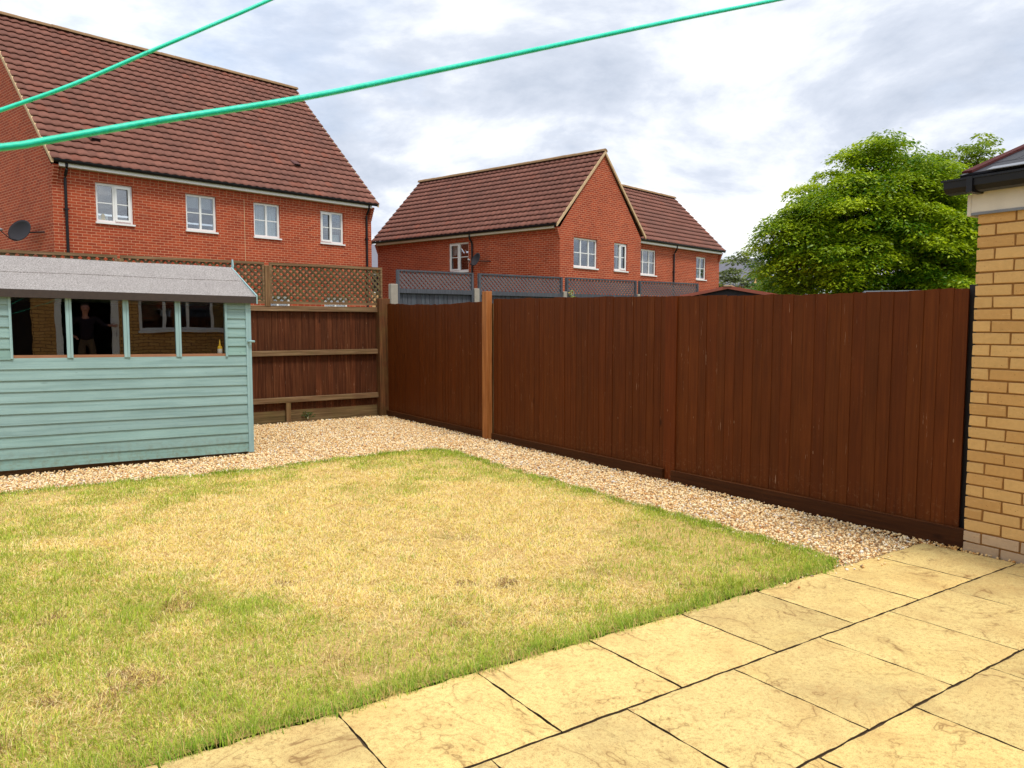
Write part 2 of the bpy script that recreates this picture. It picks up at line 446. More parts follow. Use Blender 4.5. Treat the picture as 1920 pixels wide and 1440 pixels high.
M['joint'] = m_plain('joint dirt', lin(84, 70, 54), .95, .1, .3, 20)
def m_thatch():
    t = NT('dry turf base'); p = t.pos(); n = t.noise(p, 5, 6, .7); v = t.noise(p, 150, 4, .75); g = t.noise(p, 1.3, 4, .6)
    c = t.ramp(v, [(.3, lin(150, 122, 76)), (.5, lin(212, 178, 116)), (.7, lin(240, 210, 150))])
    c = t.mix(t.fr(n, .5, .72, 0, .5), c, lin(132, 128, 58))
    c = t.mix(t.fr(g, .62, .74, 0, .6), c, lin(104, 82, 58))
    return t.done(t.bsdf(c, .95, .1, t.bump(v, .8, .012)))
M['thatch'] = m_thatch()

def m_gravelbase():
    t = NT('gravel bed'); p = t.pos(); d = t.voro(p, 55); cc = t.voro(p, 55, 'Color')
    c = t.ramp(cc, [(.0, lin(150, 112, 70)), (.35, lin(206, 174, 128)), (.7, lin(228, 206, 168)), (1., lin(176, 130, 84))])
    c = t.mix(t.fr(d, .45, .75, 0, .6), c, lin(120, 92, 60))
    return t.done(t.bsdf(c, .85, .2, t.bump(d, .9, .012)))
M['gravelbase'] = m_gravelbase()

def m_stone():
    t = NT('pebble'); p = t.obj(); n = t.noise(p, 130, 4, .6)
    c = t.mix(.7, t.attr(), t.mix(n, (.6, .58, .55), (1.3, 1.3, 1.3)), 'MULTIPLY')
    return t.done(t.bsdf(c, .7, .3))
M['stone'] = m_stone()

def m_farground():
    t = NT('far ground'); p = t.pos(); n = t.noise(p, .3, 5)
    return t.done(t.bsdf(t.ramp(n, [(.3, lin(84, 96, 48)), (.7, lin(126, 116, 74))]), .95, .1))
M['farground'] = m_farground()

def m_buffbrick():
    t = NT('buff facing brick'); p = t.obj(); at = t.attr()
    n = t.noise(p, 38, 5, .7); b = t.noise(p, 9, 4, .6)
    c = t.mix(1., at, t.mix(n, (.82, .80, .76), (1.12, 1.12, 1.1)), 'MULTIPLY')
    c = t.mix(t.fr(b, .58, .75, 0, .35), c, lin(192, 148, 92))
    c = t.mix(t.fr(t.voro(p, 32), .06, .12, .6, 0), c, lin(140, 96, 52))
    c = t.mix(t.fr(t.noise(t.mapping(p, (9, 9, 60)), 1., 5, .7), .58, .72, 0, .35), c, lin(232, 196, 140))
    return t.done(t.bsdf(c, .88, .2, t.bump(n, .5, .005)))
M['buffbrick'] = m_buffbrick()
M['mortar'] = m_plain('brown mortar', lin(146, 106, 62), .95, .1, .25, 30, .5)

# ------------------------------------------------------------------ camera, light, sky
CAMH = 1.32
cam_d = bpy.data.cameras.new('camera'); cam = bpy.data.objects.new('camera', cam_d); COL.objects.link(cam)
cam_d.sensor_width = 36; cam_d.lens = 1430 / 1920 * 36; cam_d.clip_end = 2000; cam_d.clip_start = .02
cam_d.dof.use_dof = True; cam_d.dof.focus_distance = 9; cam_d.dof.aperture_fstop = 22
cam.location = (0, 0, CAMH); cam.rotation_euler = (math.radians(90 - 4.3987), 0, 0)
SC.camera = cam

SUN_EL, SUN_AZ = 64, 140            # azimuth clockwise from +Y: behind the camera to the right
sd = bpy.data.lights.new('sun', 'SUN'); sun = bpy.data.objects.new('sun', sd); COL.objects.link(sun)
sd.energy = 1.5; sd.angle = math.radians(12); sd.color = (1, .95, .87)
el, az = math.radians(SUN_EL), math.radians(SUN_AZ)
sv = Vector((math.cos(el) * math.sin(az), math.cos(el) * math.cos(az), math.sin(el)))
sun.rotation_euler = sv.to_track_quat('Z', 'Y').to_euler()
sun.location = (2, -6, 14)

def make_world():
    w = bpy.data.worlds.new('World'); SC.world = w; w.use_nodes = True
    nt = w.node_tree; n = nt.nodes; n.clear(); lk = nt.links.new
    out = n.new('ShaderNodeOutputWorld')
    sky = n.new('ShaderNodeTexSky'); sky.sky_type = 'NISHITA'; sky.sun_disc = False
    sky.sun_elevation = el; sky.sun_rotation = az
    b1 = n.new('ShaderNodeBackground'); b1.inputs[1].default_value = .12; lk(sky.outputs[0], b1.inputs[0])
    tc = n.new('ShaderNodeTexCoord'); sx = n.new('ShaderNodeSeparateXYZ'); lk(tc.outputs['Generated'], sx.inputs[0])
    def mth(op, a, b):
        q = n.new('ShaderNodeMath'); q.operation = op
        for k, v in ((0, a), (1, b)):
            if isinstance(v, bpy.types.NodeSocket): lk(v, q.inputs[k])
            else: q.inputs[k].default_value = v
        return q.outputs[0]
    zz = mth('ADD', mth('MAXIMUM', sx.outputs['Z'], 0.), .22)
    cx = n.new('ShaderNodeCombineXYZ'); lk(mth('DIVIDE', sx.outputs['X'], zz), cx.inputs[0]); lk(mth('DIVIDE', sx.outputs['Y'], zz), cx.inputs[1])
    def noi(sc, det, ro, dist, loc):
        mp = n.new('ShaderNodeMapping'); lk(cx.outputs[0], mp.inputs[0]); mp.inputs['Location'].default_value = loc
        q = n.new('ShaderNodeTexNoise'); lk(mp.outputs[0], q.inputs['Vector'])
        q.inputs['Scale'].default_value = sc; q.inputs['Detail'].default_value = det; q.inputs['Roughness'].default_value = ro; q.inputs['Distortion'].default_value = dist
        return q.outputs['Fac']
    def ramp(f, stops):
        r = n.new('ShaderNodeValToRGB'); lk(f, r.inputs[0]); cr = r.color_ramp
        while len(cr.elements) > 1: cr.elements.remove(cr.elements[0])
        for i, (p, c) in enumerate(stops):
            e = cr.elements[0] if i == 0 else cr.elements.new(p)
            e.position = p; e.color = (*c, 1)
        return r.outputs[0]
    c = ramp(noi(1.45, 10, .60, .25, SKYLOC), [(.34, (.30, .335, .40)), (.44, (.385, .415, .475)), (.515, (.51, .53, .56)), (.58, (.66, .66, .66))])
    b2 = n.new('ShaderNodeBackground'); b2.inputs[1].default_value = 1.0; lk(c, b2.inputs[0])
    cov = ramp(noi(.8, 7, .55, .3, (4.2, 1.7, 2.)), [(.30, (.55, .55, .55)), (.50, (1, 1, 1))])
    mx = n.new('ShaderNodeMixShader'); lk(cov, mx.inputs[0]); lk(b1.outputs[0], mx.inputs[1]); lk(b2.outputs[0], mx.inputs[2])
    lk(mx.outputs[0], out.inputs[0])
SKYLOC = (2.9, 8.05, 5.)
make_world()
SC.view_settings.view_transform = 'Standard'; SC.view_settings.look = 'None'
SC.view_settings.exposure = 1.0; SC.view_settings.gamma = 1
SC.cycles.use_denoising = True
SC.cycles.max_bounces = 8; SC.cycles.transparent_max_bounces = 16

# ------------------------------------------------------------------ ground, patio, lawn, gravel
def gz(y):
    return -.028 * np.minimum(y, 5.0)
U = Vector((.819, .574, 0)); V = Vector((-.549, .836, 0)).normalized()
PO = Vector((.1657, 2.5325, 0))             # a joint corner of the paving

mb = MB()
mb.face([(-600, -600, -.75), (600, -600, -.75), (600, 600, -.75), (-600, 600, -.75)])
tag(mb.build('ground', M['farground']), kind='structure')

def sheet(name, pts, mat, dz, n=24):
    """ground-hugging sheet over a polygon's bounding grid, clipped to the polygon"""
    bm = bmesh.new()
    vs = [bm.verts.new((x, y, 0)) for x, y in pts]
    bm.faces.new(vs)
    ys = [p[1] for p in pts]
    for y in np.arange(min(ys) + .3, max(ys), .5):
        bmesh.ops.bisect_plane(bm, geom=bm.verts[:] + bm.edges[:] + bm.faces[:], plane_co=(0, y, 0), plane_no=(0, 1, 0))
    for v in bm.verts: v.co.z = float(gz(v.co.y)) + dz
    me = bpy.data.meshes.new(name); bm.to_mesh(me); bm.free()
    me.materials.append(mat)
    o = bpy.data.objects.new(name, me); COL.objects.link(o)
    return tag(o, kind='structure')

sheet('soil', [(-14, -3), (3.6, -3), (3.6, 4.9), (-2.0, 12.7), (-14, 6.5)], M['soil'], -.045)

def patio_pt(u, v, z=0):
    p = PO + U * u + V * v
    return Vector((p.x, p.y, float(gz(p.y)) + z))

def make_patio():
    rows = [(.565, -.008, 0.0), (-.019, -.605, .302), (-.616, -1.20, .0), (-1.212, -1.80, .302), (-1.812, -2.4, 0.), (-2.412, -3.0, .302)]
    mb = MB(); jb = MB(); rnd = random.Random(5); pitch = .598
    N = 30
    for v1, v0, so in rows:
        k = -9
        while True:
            u0 = so + k * pitch + .004; u1 = u0 + pitch - .008
            k += 1
            if u0 > 3.56: break
            u1 = min(u1, 3.56)
            if u1 - u0 < .08 or u1 < -5.2: continue
            tw = rnd.uniform(-.002, .002)
            mb.col = (rnd.random(), rnd.random(), rnd.random(), 1)
            ph = [rnd.uniform(0, 6.28) for _ in range(8)]
            def wob(t, q, am=.002):
                return am * (math.sin(t * 13 + ph[q]) + .6 * math.sin(t * 29 + ph[q + 1]) + .4 * math.sin(t * 61 + ph[q]))
            def P(i, j, dz=0):
                s, t = i / N, j / N
                uu = u0 + (u1 - u0) * s; vv = v0 + (v1 - v0) * t
                if i == 0: uu += wob(t, 0)
                if i == N: uu += wob(t, 2)
                if j == 0: vv += wob(s, 4)
                if j == N: vv += wob(s, 6, .006 if v1 > .5 else .002)
                e = 0
                if i in (0, N) or j in (0, N): e = -.004
                hh = 0 if dz else hg[i][j]
                return patio_pt(uu, vv, e + dz + hh + tw * (s - .5) + tw * .7 * (t - .5))
            jb.face([patio_pt(u0 - .004, v0 - .0055, -.013), patio_pt(u1 + .004, v0 - .0055, -.013), patio_pt(u1 + .004, v1 + .0055, -.013), patio_pt(u0 - .004, v1 + .0055, -.013)])
            ii, jj = np.meshgrid(np.arange(N + 1), np.arange(N + 1), indexing='ij')
            f = fbm(ii / N * 1.5 + ph[0] * 3, jj / N * 1.5 + ph[1] * 3, 61, 4) * 10
            tf = f - np.floor(f)
            hg = (np.floor(f) + np.clip((tf - .3) / .22, 0, 1)) * .0030 - .0145
            wi = np.minimum(np.minimum(ii, N - ii), np.minimum(jj, N - jj)); hg = hg * np.clip(wi / 3, 0, 1)
            for i in range(N):
                for j in range(N):
                    mb.face([P(i, j), P(i + 1, j), P(i + 1, j + 1), P(i, j + 1)])
            rim = [(i, 0) for i in range(N)] + [(N, j) for j in range(N)] + [(i, N) for i in range(N, 0, -1)] + [(0, j) for j in range(N, 0, -1)]
            for q in range(len(rim)):
                a, b = rim[q], rim[(q + 1) % len(rim)]
                mb.face([P(*a), P(*a, -.035), P(*b, -.035), P(*b)])
    o = mb.build('patio', M['patio'], smooth=False)
    o.data.materials.append(M['joint'])                      # dirt in the joints
    for p in o.data.polygons:
        if abs(p.normal.z) < .5: p.material_index = 1
    jb.build('joint_fill', M['joint'], o)
    return tag(o, kind='structure')
make_patio()

# lawn outline, clockwise from the tip by the paving
def P2(u, v):
    p = PO + U * u + V * v
    return (p.x, p.y)
LAWN = [P2(2.52, .585), (1.97, 4.72), (1.15, 5.95), (.35, 7.15), (-.35, 8.2), (-.72, 8.75), (-.92, 8.92), (-1.2, 8.78), (-1.84, 8.34),
        (-2.58, 7.62), (-3.5, 7.1), (-4.46, 6.5), (-6.5, 5.1), (-8.2, 3.9), P2(-5.4, .57), P2(-.2, .575)]
def rough_poly(poly, amp, step=.12, seed=3):
    r = random.Random(seed); out = []
    n = len(poly)
    for i in range(n):
        x0, y0 = poly[i]; x1, y1 = poly[(i + 1) % n]
        L = math.hypot(x1 - x0, y1 - y0); k = max(1, int(L / step))
        for j in range(k):
            t = j / k
            nx, ny = (y1 - y0) / L, -(x1 - x0) / L
            d = r.gauss(0, amp) if not (i == n - 2 or i == n - 1) else r.gauss(0, amp * .35)
            out.append((x0 + (x1 - x0) * t + nx * d, y0 + (y1 - y0) * t + ny * d))
    return out
LAWNR = rough_poly(LAWN, .028)
sheet('lawn', LAWNR, M['thatch'], -.004)

def make_grass():
    xs, ys = zip(*LAWN)
    n = 1500000
    x = RNG.uniform(-7.2, 2.3, n); y = RNG.uniform(.4, 9.1, n)
    d = np.hypot(x, y)
    vis = (np.abs(x) < y * .71 + .25) & (d > 2.0)
    keep = RNG.random(n) < np.clip((3.6 / d) ** 1.05, .34, 1.)
    k = vis & keep & inside(LAWNR, x, y)
    x, y, d = x[k], y[k], d[k]
    ed = edge_dist(LAWN, x, y)
    # where the turf is still green: edges, the left, clumps; the middle is scorched
    patch = fbm(x * .75 + 20, y * .75 + 20, 3, 4)
    clump = fbm(x * 3.2 + 9, y * 3.2 + 4, 9, 3)
    tuft = vnoise(x * 9, y * 9, 21)
    de = np.hypot((x + 1.0) / 2.35, (y - 5.6) / 2.1) + .9 * (patch - .5) + .5 * (clump - .5)
    dry = np.clip((1.12 - de) / .55, 0, 1); dry = dry * dry * (3 - 2 * dry)
    gcut = .50 - .42 * dry + .40 * np.exp(-(ed / .26) ** 1.3) + .8 * (patch - .5) + .75 * (clump - .5)
    gp = np.clip(gcut, .05, .86)
    green = RNG.random(len(x)) < gp
    bald = (fbm(x * 1.5 + 3, y * 1.5 + 8, 31, 3) + .35 * (tuft - .5) > .66) & (ed > .12)
    k = ~(bald & (RNG.random(len(x)) < .6))
    x, y, d, ed, green, tuft, clump, gp = [q[k] for q in (x, y, d, ed, green, tuft, clump, gp)]
    n = len(x)
    az = RNG.uniform(0, 2 * np.pi, n) * .8 + 2 * np.pi * vnoise(x * 7, y * 7, 41) * 1.1
    edge = np.exp(-(ed / .07) ** 2)
    h = np.where(green, RNG.uniform(.022, .05, n) * (.6 + .9 * tuft) + .014 * edge, RNG.uniform(.02, .05, n))
    lean = np.where(green, RNG.uniform(.2, 1.35, n), RNG.uniform(.7, 1.54, n))
    w = RNG.uniform(.0011, .0021, n) * (.75 + .22 * d)
    dx, dy = np.cos(az), np.sin(az); px, py = -dy, dx
    z0 = gz(y) - .004
    def at(f, le):
        r = h * f * np.sin(le); zz = h * f * np.cos(le)
        return np.stack([x + dx * r, y + dy * r, z0 + np.maximum(zz, .002 + .004 * f)], 1)
    b = at(0, lean * 0); m = at(.55, lean * .75); t = at(1., np.minimum(lean * 1.15, 1.55))
    s = np.stack([px * w / 2, py * w / 2, np.zeros(n)], 1)
    vert = np.stack([b - s, b + s, m - s * .85, m + s * .85, t], 1).reshape(-1, 3)
    i = np.arange(n) * 5
    quads = np.stack([i, i + 1, i + 3, i + 2], 1); tris = np.stack([i + 2, i + 3, i + 4], 1)
    def L3(*c): return np.array(lin(*c)[:3])
    r1 = RNG.random((n, 1)); r2 = RNG.random((n, 1))
    gcol = L3(116, 150, 32) * (1 - r1) + L3(206, 212, 84) * r1
    gcol = gcol * (1 - .3 * edge[:, None]) + L3(92, 146, 26) * .3 * edge[:, None]
    scol = L3(238, 206, 142) * (1 - r2) + L3(255, 240, 192) * r2
    yel = RNG.random((n, 1)) < .34
    scol = np.where(yel, L3(238, 220, 118), scol)
    brn = RNG.random((n, 1)) < .06
    scol = np.where(brn, L3(160, 118, 74), scol)
    mixed = np.clip(gp, 0, 1)[:, None]
    scol = scol * (1 - .42 * mixed) + L3(206, 202, 88) * .42 * mixed
    bare = bald[k] if False else (fbm(x * 4.1 + 13, y * 4.1 + 28, 51, 3) > .71) & (y < 4.3)
    scol = np.where((bare & (RNG.random(n) < .45))[:, None], L3(136, 104, 70), scol); green = green & ~(bare & (RNG.random(n) < .6))
    c = np.where(green[:, None], gcol, scol)
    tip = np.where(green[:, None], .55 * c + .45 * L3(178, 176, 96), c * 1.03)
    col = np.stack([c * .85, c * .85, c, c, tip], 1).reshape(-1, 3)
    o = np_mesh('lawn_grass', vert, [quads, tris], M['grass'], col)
    tag(o, 'short parched lawn, straw coloured in the middle and green along its edges', 'grass', kind='stuff')
make_grass()

def make_edge_tufts():
    """longer grass overhanging the lawn's edge"""
    pts = LAWNR; n = 26000
    seg = RNG.integers(0, len(pts), n); t = RNG.random(n)
    P = np.array(pts); A = P[seg]; B = P[(seg + 1) % len(pts)]
    q = A + (B - A) * t[:, None]
    dirv = B - A; L = np.hypot(dirv[:, 0], dirv[:, 1])[:, None]; nrm = np.stack([-dirv[:, 1], dirv[:, 0]], 1) / L   # outward for this winding
    q = q + nrm * RNG.normal(-.012, .02, n)[:, None]
    k = (np.abs(q[:, 0]) < q[:, 1] * .72 + .2) & (np.hypot(q[:, 0], q[:, 1]) > 2) & (RNG.random(n) < .25 + .9 * vnoise(q[:, 0] * 6, q[:, 1] * 6, 77))
    q = q[k]; nrm = nrm[k]; n = len(q)
    d = np.hypot(q[:, 0], q[:, 1])
    az = np.arctan2(nrm[:, 1], nrm[:, 0]) + RNG.normal(0, .9, n)
    h = RNG.uniform(.03, .062, n) * (.6 + .8 * vnoise(q[:, 0] * 4, q[:, 1] * 4, 5)); lean = RNG.uniform(.2, 1.25, n); w = RNG.uniform(.0012, .0022, n) * (.75 + .22 * d)
    dx, dy = np.cos(az), np.sin(az); s = np.stack([-dy * w / 2, dx * w / 2, 0 * w], 1)
    z0 = gz(q[:, 1]) - .012
    def at(f, le):
        return np.stack([q[:, 0] + dx * h * f * np.sin(le), q[:, 1] + dy * h * f * np.sin(le), z0 + .002 + h * f * np.cos(le)], 1)
    b = at(0, lean * 0); m = at(.55, lean * .7); tt = at(1., np.minimum(lean * 1.2, 1.6))
    vert = np.stack([b - s, b + s, m - s * .85, m + s * .85, tt], 1).reshape(-1, 3)
    i = np.arange(n) * 5
    def L3(*c): return np.array(lin(*c)[:3])
    r = RNG.random((n, 1)); c = L3(92, 142, 26) * (1 - r) + L3(180, 200, 68) * r
    c = np.where(RNG.random((n, 1)) < .22, L3(206, 178, 112), c)
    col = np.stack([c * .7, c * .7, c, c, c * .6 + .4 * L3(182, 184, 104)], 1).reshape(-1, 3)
    o = np_mesh('edge_grass', vert, [np.stack([i, i + 1, i + 3, i + 2], 1), np.stack([i + 2, i + 3, i + 4], 1)], M['grass'], col)
    tag(o, 'longer green grass fringe around the rim of the lawn', 'grass', kind='stuff')
make_edge_tufts()

# ------------------------------------------------------------------ frames of the garden's structures
WALLP = (2.995, 4.912); CORNER = (-2.005, 12.389)
fd = Vector((CORNER[0] - WALLP[0], CORNER[1] - WALLP[1], 0)).normalized()
fn = Vector((-fd.y, fd.x, 0))                       # towards the lawn
if fn.x > 0: fn = -fn
FR = Frame((WALLP[0], WALLP[1], 0), fd, fn)         # right fence
bd = Vector((.81538, .57893, 0)); bn = Vector((.57893, -.81538, 0))
FB = Frame((-2.074, 12.389, 0), bd, bn)             # back fence, b towards the lawn
SD = Vector((.82826, .56034, -.0115)); SN = Vector((-.56034, .82826, 0))
FS = Frame((-2.978, 8.675, 0), SD, SN)              # shed, b away from the camera

SHED = [tuple(FS.p(a, b, 0)[:2]) for a, b in ((-3.05, .0), (0, 0), (0, 2.0), (-3.05, 2.0))]
GRAVEL = [(3.0, 4.92), (-2.02, 12.42), tuple(FB.p(-9.5, -.02, 0)[:2]), (-8.2, 3.5), (-4.46, 6.0), (1.4, 4.0), P2(3.6, .54)]
sheet('gravel_bed', GRAVEL, M['gravelbase'], -.03)

def make_pebbles():
    phi = (1 + 5 ** .5) / 2
    ico = np.array([(-1, phi, 0), (1, phi, 0), (-1, -phi, 0), (1, -phi, 0), (0, -1, phi), (0, 1, phi), (0, -1, -phi), (0, 1, -phi), (phi, 0, -1), (phi, 0, 1), (-phi, 0, -1), (-phi, 0, 1)]) / 1.902
    tri = np.array([(0, 11, 5), (0, 5, 1), (0, 1, 7), (0, 7, 10), (0, 10, 11), (1, 5, 9), (5, 11, 4), (11, 10, 2), (10, 7, 6), (7, 1, 8), (3, 9, 4), (3, 4, 2), (3, 2, 6), (3, 6, 8), (3, 8, 9), (4, 9, 5), (2, 4, 11), (6, 2, 10), (8, 6, 7), (9, 8, 1)])
    n = 320000
    x = RNG.uniform(-7.6, 3.7, n); y = RNG.uniform(3.6, 12.7, n)
    d = np.hypot(x, y)
    k = inside(GRAVEL, x, y) & (np.abs(x) < y * .70 + .2) & ~(inside(LAWNR, x, y) & (edge_dist(LAWN, x, y) > .05)) & ~inside(SHED, x, y)
    pu = (x - PO.x) * .836 + (y - PO.y) * .549
    # keep off the paving
    det = U.x * V.y - U.y * V.x
    uu = ((x - PO.x) * V.y - (y - PO.y) * V.x) / det; vv = (U.x * (y - PO.y) - U.y * (x - PO.x)) / det
    k &= ~((uu < 3.555) & (vv < .57)) & ~((uu < 2.45) & (vv < .75))
    keep = RNG.random(n) < np.clip(6.6 / d, .45, 1.)
    k &= keep
    x, y, d = x[k], y[k], d[k]
    ms = 420                                                # strays on the turf and the paving
    e = RNG.integers(0, len(LAWNR), ms); PP = np.array(LAWNR)[e]
    sx = PP[:, 0] + RNG.normal(0, .10, ms); sy = PP[:, 1] + RNG.normal(0, .10, ms)
    vv_ = (U.x * (sy - PO.y) - U.y * (sx - PO.x)) / det
    ok = (vv_ > .75) & (np.abs(sx) < sy * .7 + .2)
    m2 = 26
    u3 = RNG.uniform(1.9, 3.5, m2); v3 = RNG.normal(.52, .05, m2)
    x = np.concatenate([x, sx[ok], PO.x + U.x * u3 + V.x * v3]); y = np.concatenate([y, sy[ok], PO.y + U.y * u3 + V.y * v3])
    lift0 = len(x) - m2
    # the thin strip of stones along the foot of the brick wall
    m = 1500
    u2 = RNG.uniform(3.55, 3.80, m); v2 = RNG.uniform(-1.2, .62, m)
    x = np.concatenate([x, PO.x + U.x * u2 + V.x * v2]); y = np.concatenate([y, PO.y + U.y * u2 + V.y * v2]); d = np.hypot(x, y)
    n = len(x)
    s = RNG.lognormal(0, .22, n) * .0078 * (.88 + .022 * d)
    sc = np.stack([s * RNG.uniform(.9, 1.45, n), s * RNG.uniform(.75, 1.1, n), s * RNG.uniform(.5, .85, n)], 1)
    vj = ico[None] * (1 + RNG.uniform(-.2, .2, (n, 12, 1)))
    vj = vj * sc[:, None]
    def rot(v, ax, an):
        c, q = np.cos(an)[:, None], np.sin(an)[:, None]
        a, b = [(1, 2), (2, 0), (0, 1)][ax]
        r = v.copy(); r[..., a] = v[..., a] * c - v[..., b] * q; r[..., b] = v[..., a] * q + v[..., b] * c
        return r
    vj = rot(vj, 0, RNG.normal(0, .5, n)); vj = rot(vj, 1, RNG.normal(0, .5, n)); vj = rot(vj, 2, RNG.uniform(0, 6.28, n))
    z = gz(y) - .020 + RNG.uniform(0, .018, n) + .010 * fbm(x * 1.5, y * 1.5, 4, 3)
    z[lift0:lift0 + m2] = gz(y[lift0:lift0 + m2]) + .004
    vj[..., 0] += x[:, None]; vj[..., 1] += y[:, None]; vj[..., 2] += z[:, None]
    pal = np.array([lin(246, 226, 184)[:3], lin(236, 202, 146)[:3], lin(212, 164, 106)[:3], lin(178, 122, 76)[:3], lin(214, 206, 196)[:3], lin(150, 126, 102)[:3], lin(244, 236, 220)[:3]])
    c = pal[RNG.choice(7, n, p=[.36, .36, .13, .04, .03, .03, .05])] * RNG.uniform(.92, 1.12, (n, 1))
    strip = np.arange(n) >= n - m
    c[strip] *= np.array([.86, .72, .5])
    col = np.repeat(c, 12, 0)
    f = (tri[None] + (np.arange(n) * 12)[:, None, None]).reshape(-1, 3)
    o = np_mesh('gravel', vj.reshape(-1, 3), [f], M['stone'], col, smooth=False)
    tag(o, 'loose cream and tan gravel between the lawn, the shed and the fences', 'gravel', kind='stuff')
make_pebbles()

# ------------------------------------------------------------------ fences
def trellis(mb, fr, a0, a1, z0, z1, b, pitch, w, t, rnd):
    """two layers of diagonal laths clipped to a rectangle"""
    n = fr.ub
    for s in (1, -1):
        L = (a1 - a0) + (z1 - z0)
        k = rnd.uniform(0, .4)
        while k * pitch < L:
            q = k * pitch
            # line a - a0 = q - (z - z0) for s=1, mirrored for s=-1
            za, zb = max(z0, z0 + q - (a1 - a0)), min(z1, z0 + q)
            if zb - za > .015:
                A = lambda z: (a0 + q - (z - z0)) if s == 1 else (a1 - q + (z - z0))
                g = rnd.uniform(.82, 1.15); mb.col = (g, g, g, 1); mb.uvo = (rnd.random() * 9, rnd.random() * 9)
                bb = b + (t * .55 if s == 1 else -t * .55)
                mb.bar(fr.p(A(za), bb, za), fr.p(A(zb), bb, zb), n, w, t)
            k += 1
    mb.col = (1, 1, 1, 1)

def board_run(mb, fr, a0, a1, ztop, zbot, b, width, rnd, lap=.012, var=.16, thick=.012):
    """vertical feather-edge boards, each lapping its neighbour"""
    a = a0
    while a < a1 - .01:
        w = min(width * rnd.uniform(.84, 1.14), a1 - a)
        g = rnd.uniform(1 - var, 1 + var); h = rnd.uniform(.96, 1.04)
        mb.col = (g, g * h, g * h, 1); mb.uvo = (rnd.random() * 20, rnd.random() * 20)
        zt0 = ztop(a) + rnd.uniform(-.006, .006); zt1 = ztop(a + w) + rnd.uniform(-.004, .004)
        zb = zbot(a) - .0
        lo, hi = b + rnd.uniform(0, .002), b + lap + rnd.uniform(-.002, .002)
        q = [fr.p(a, hi, zb), fr.p(a + w + .008, lo, zb), fr.p(a + w + .008, lo - thick, zb), fr.p(a, hi - thick, zb),
             fr.p(a, hi, zt0), fr.p(a + w + .008, lo, zt1), fr.p(a + w + .008, lo - thick, zt1), fr.p(a, hi - thick, zt0)]
        q = [Vector(p) for p in q]
        for idx in ((0, 1, 5, 4), (1, 2, 6, 5), (2, 3, 7, 6), (3, 0, 4, 7), (4, 5, 6, 7), (3, 2, 1, 0)):
            p = [q[i] for i in idx]
            mb.face(p, [((x - q[0]).dot(fr.ua), x.z) for x in p])
        a += w
    mb.col = (1, 1, 1, 1); mb.uvo = (0, 0)

def make_right_fence():
    rnd = random.Random(3)
    t = thing('board_fence', 'long dark brown close-boarded fence running from the brick wall to the far corner', 'fence', FR.p(0, 0, -.14))
    xs = [0, 1, 1.84, 2.7, 3.95, 5.8, 6.1, 7.15, 8.2, 8.95]; zs = [1.562, 1.556, 1.572, 1.59, 1.622, 1.652, 1.628, 1.618, 1.634, 1.672]
    top = lambda a: float(np.interp(a, xs, zs)) + .004 * math.sin(a * 9)
    gxs = [0, 2.7, 5.8, 9]; gtop = [-.010, -.040, -.060, -.058]
    gt = lambda a: float(np.interp(a, gxs, gtop))
    for a0, a1 in ((.065, 2.64), (2.75, 5.80), (5.965, 9.06)):
        mb = MB(); board_run(mb, FR, a0, a1, top, lambda a: gt(a) - .01, 0, .102, rnd, .004, .10)
        p = mb.build('fence_panel', M['fence'], t)
        mb = MB(); mb.uvo = (rnd.random() * 5, rnd.random() * 5)
        lo = -.085 if a0 < .1 else 0
        zA, zB = gt(a0), gt(a1)
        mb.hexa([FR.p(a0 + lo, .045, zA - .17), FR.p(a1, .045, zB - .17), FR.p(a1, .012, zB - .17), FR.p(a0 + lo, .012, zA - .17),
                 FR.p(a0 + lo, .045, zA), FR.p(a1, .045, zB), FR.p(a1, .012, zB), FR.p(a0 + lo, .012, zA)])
        for q_ in range(16, 20): mb.c[q_] = (2.3, 2.5, 3.0, 1)  # lighter top face: sky highlight painted into the colour, along with worn paint
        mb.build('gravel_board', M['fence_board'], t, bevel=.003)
        # rails at the far side
        mb = MB()
        for z in (.25, .85, 1.4): mb.box(FR, a0 + .12, a1, -.06, -.016, z, z + .07)
        mb.build('rail', M['oldwood'], t)
    mb = MB(); mb.col = (1.15, 1.02, 1.0, 1); mb.box(FR, 2.622, 2.768, -.02, .016, -.26, 1.592); mb.build('cover_batten', M['fence'], t, bevel=.002)
    mb = MB(); mb.uvo = (3.3, 1.2); mb.box(FR, 5.845, 5.955, .0, .085, -.3, 1.752)
    o = mb.build('post', M['newpost'], t, bevel=.004); o['label'] = 'new orange timber fence post standing proud of the brown boards'
    mb = MB(); mb.uvo = (1.3, 4.2); mb.box(FR, -.03, .09, -.16, -.05, -.3, 1.585); mb.build('post', M['blackmatt'], t, bevel=.004)
    mb = MB(); mb.box(FR, 5.85, 5.95, -.10, -.02, -.3, 1.6); mb.build('post', M['oldpost'], t)
make_right_fence()

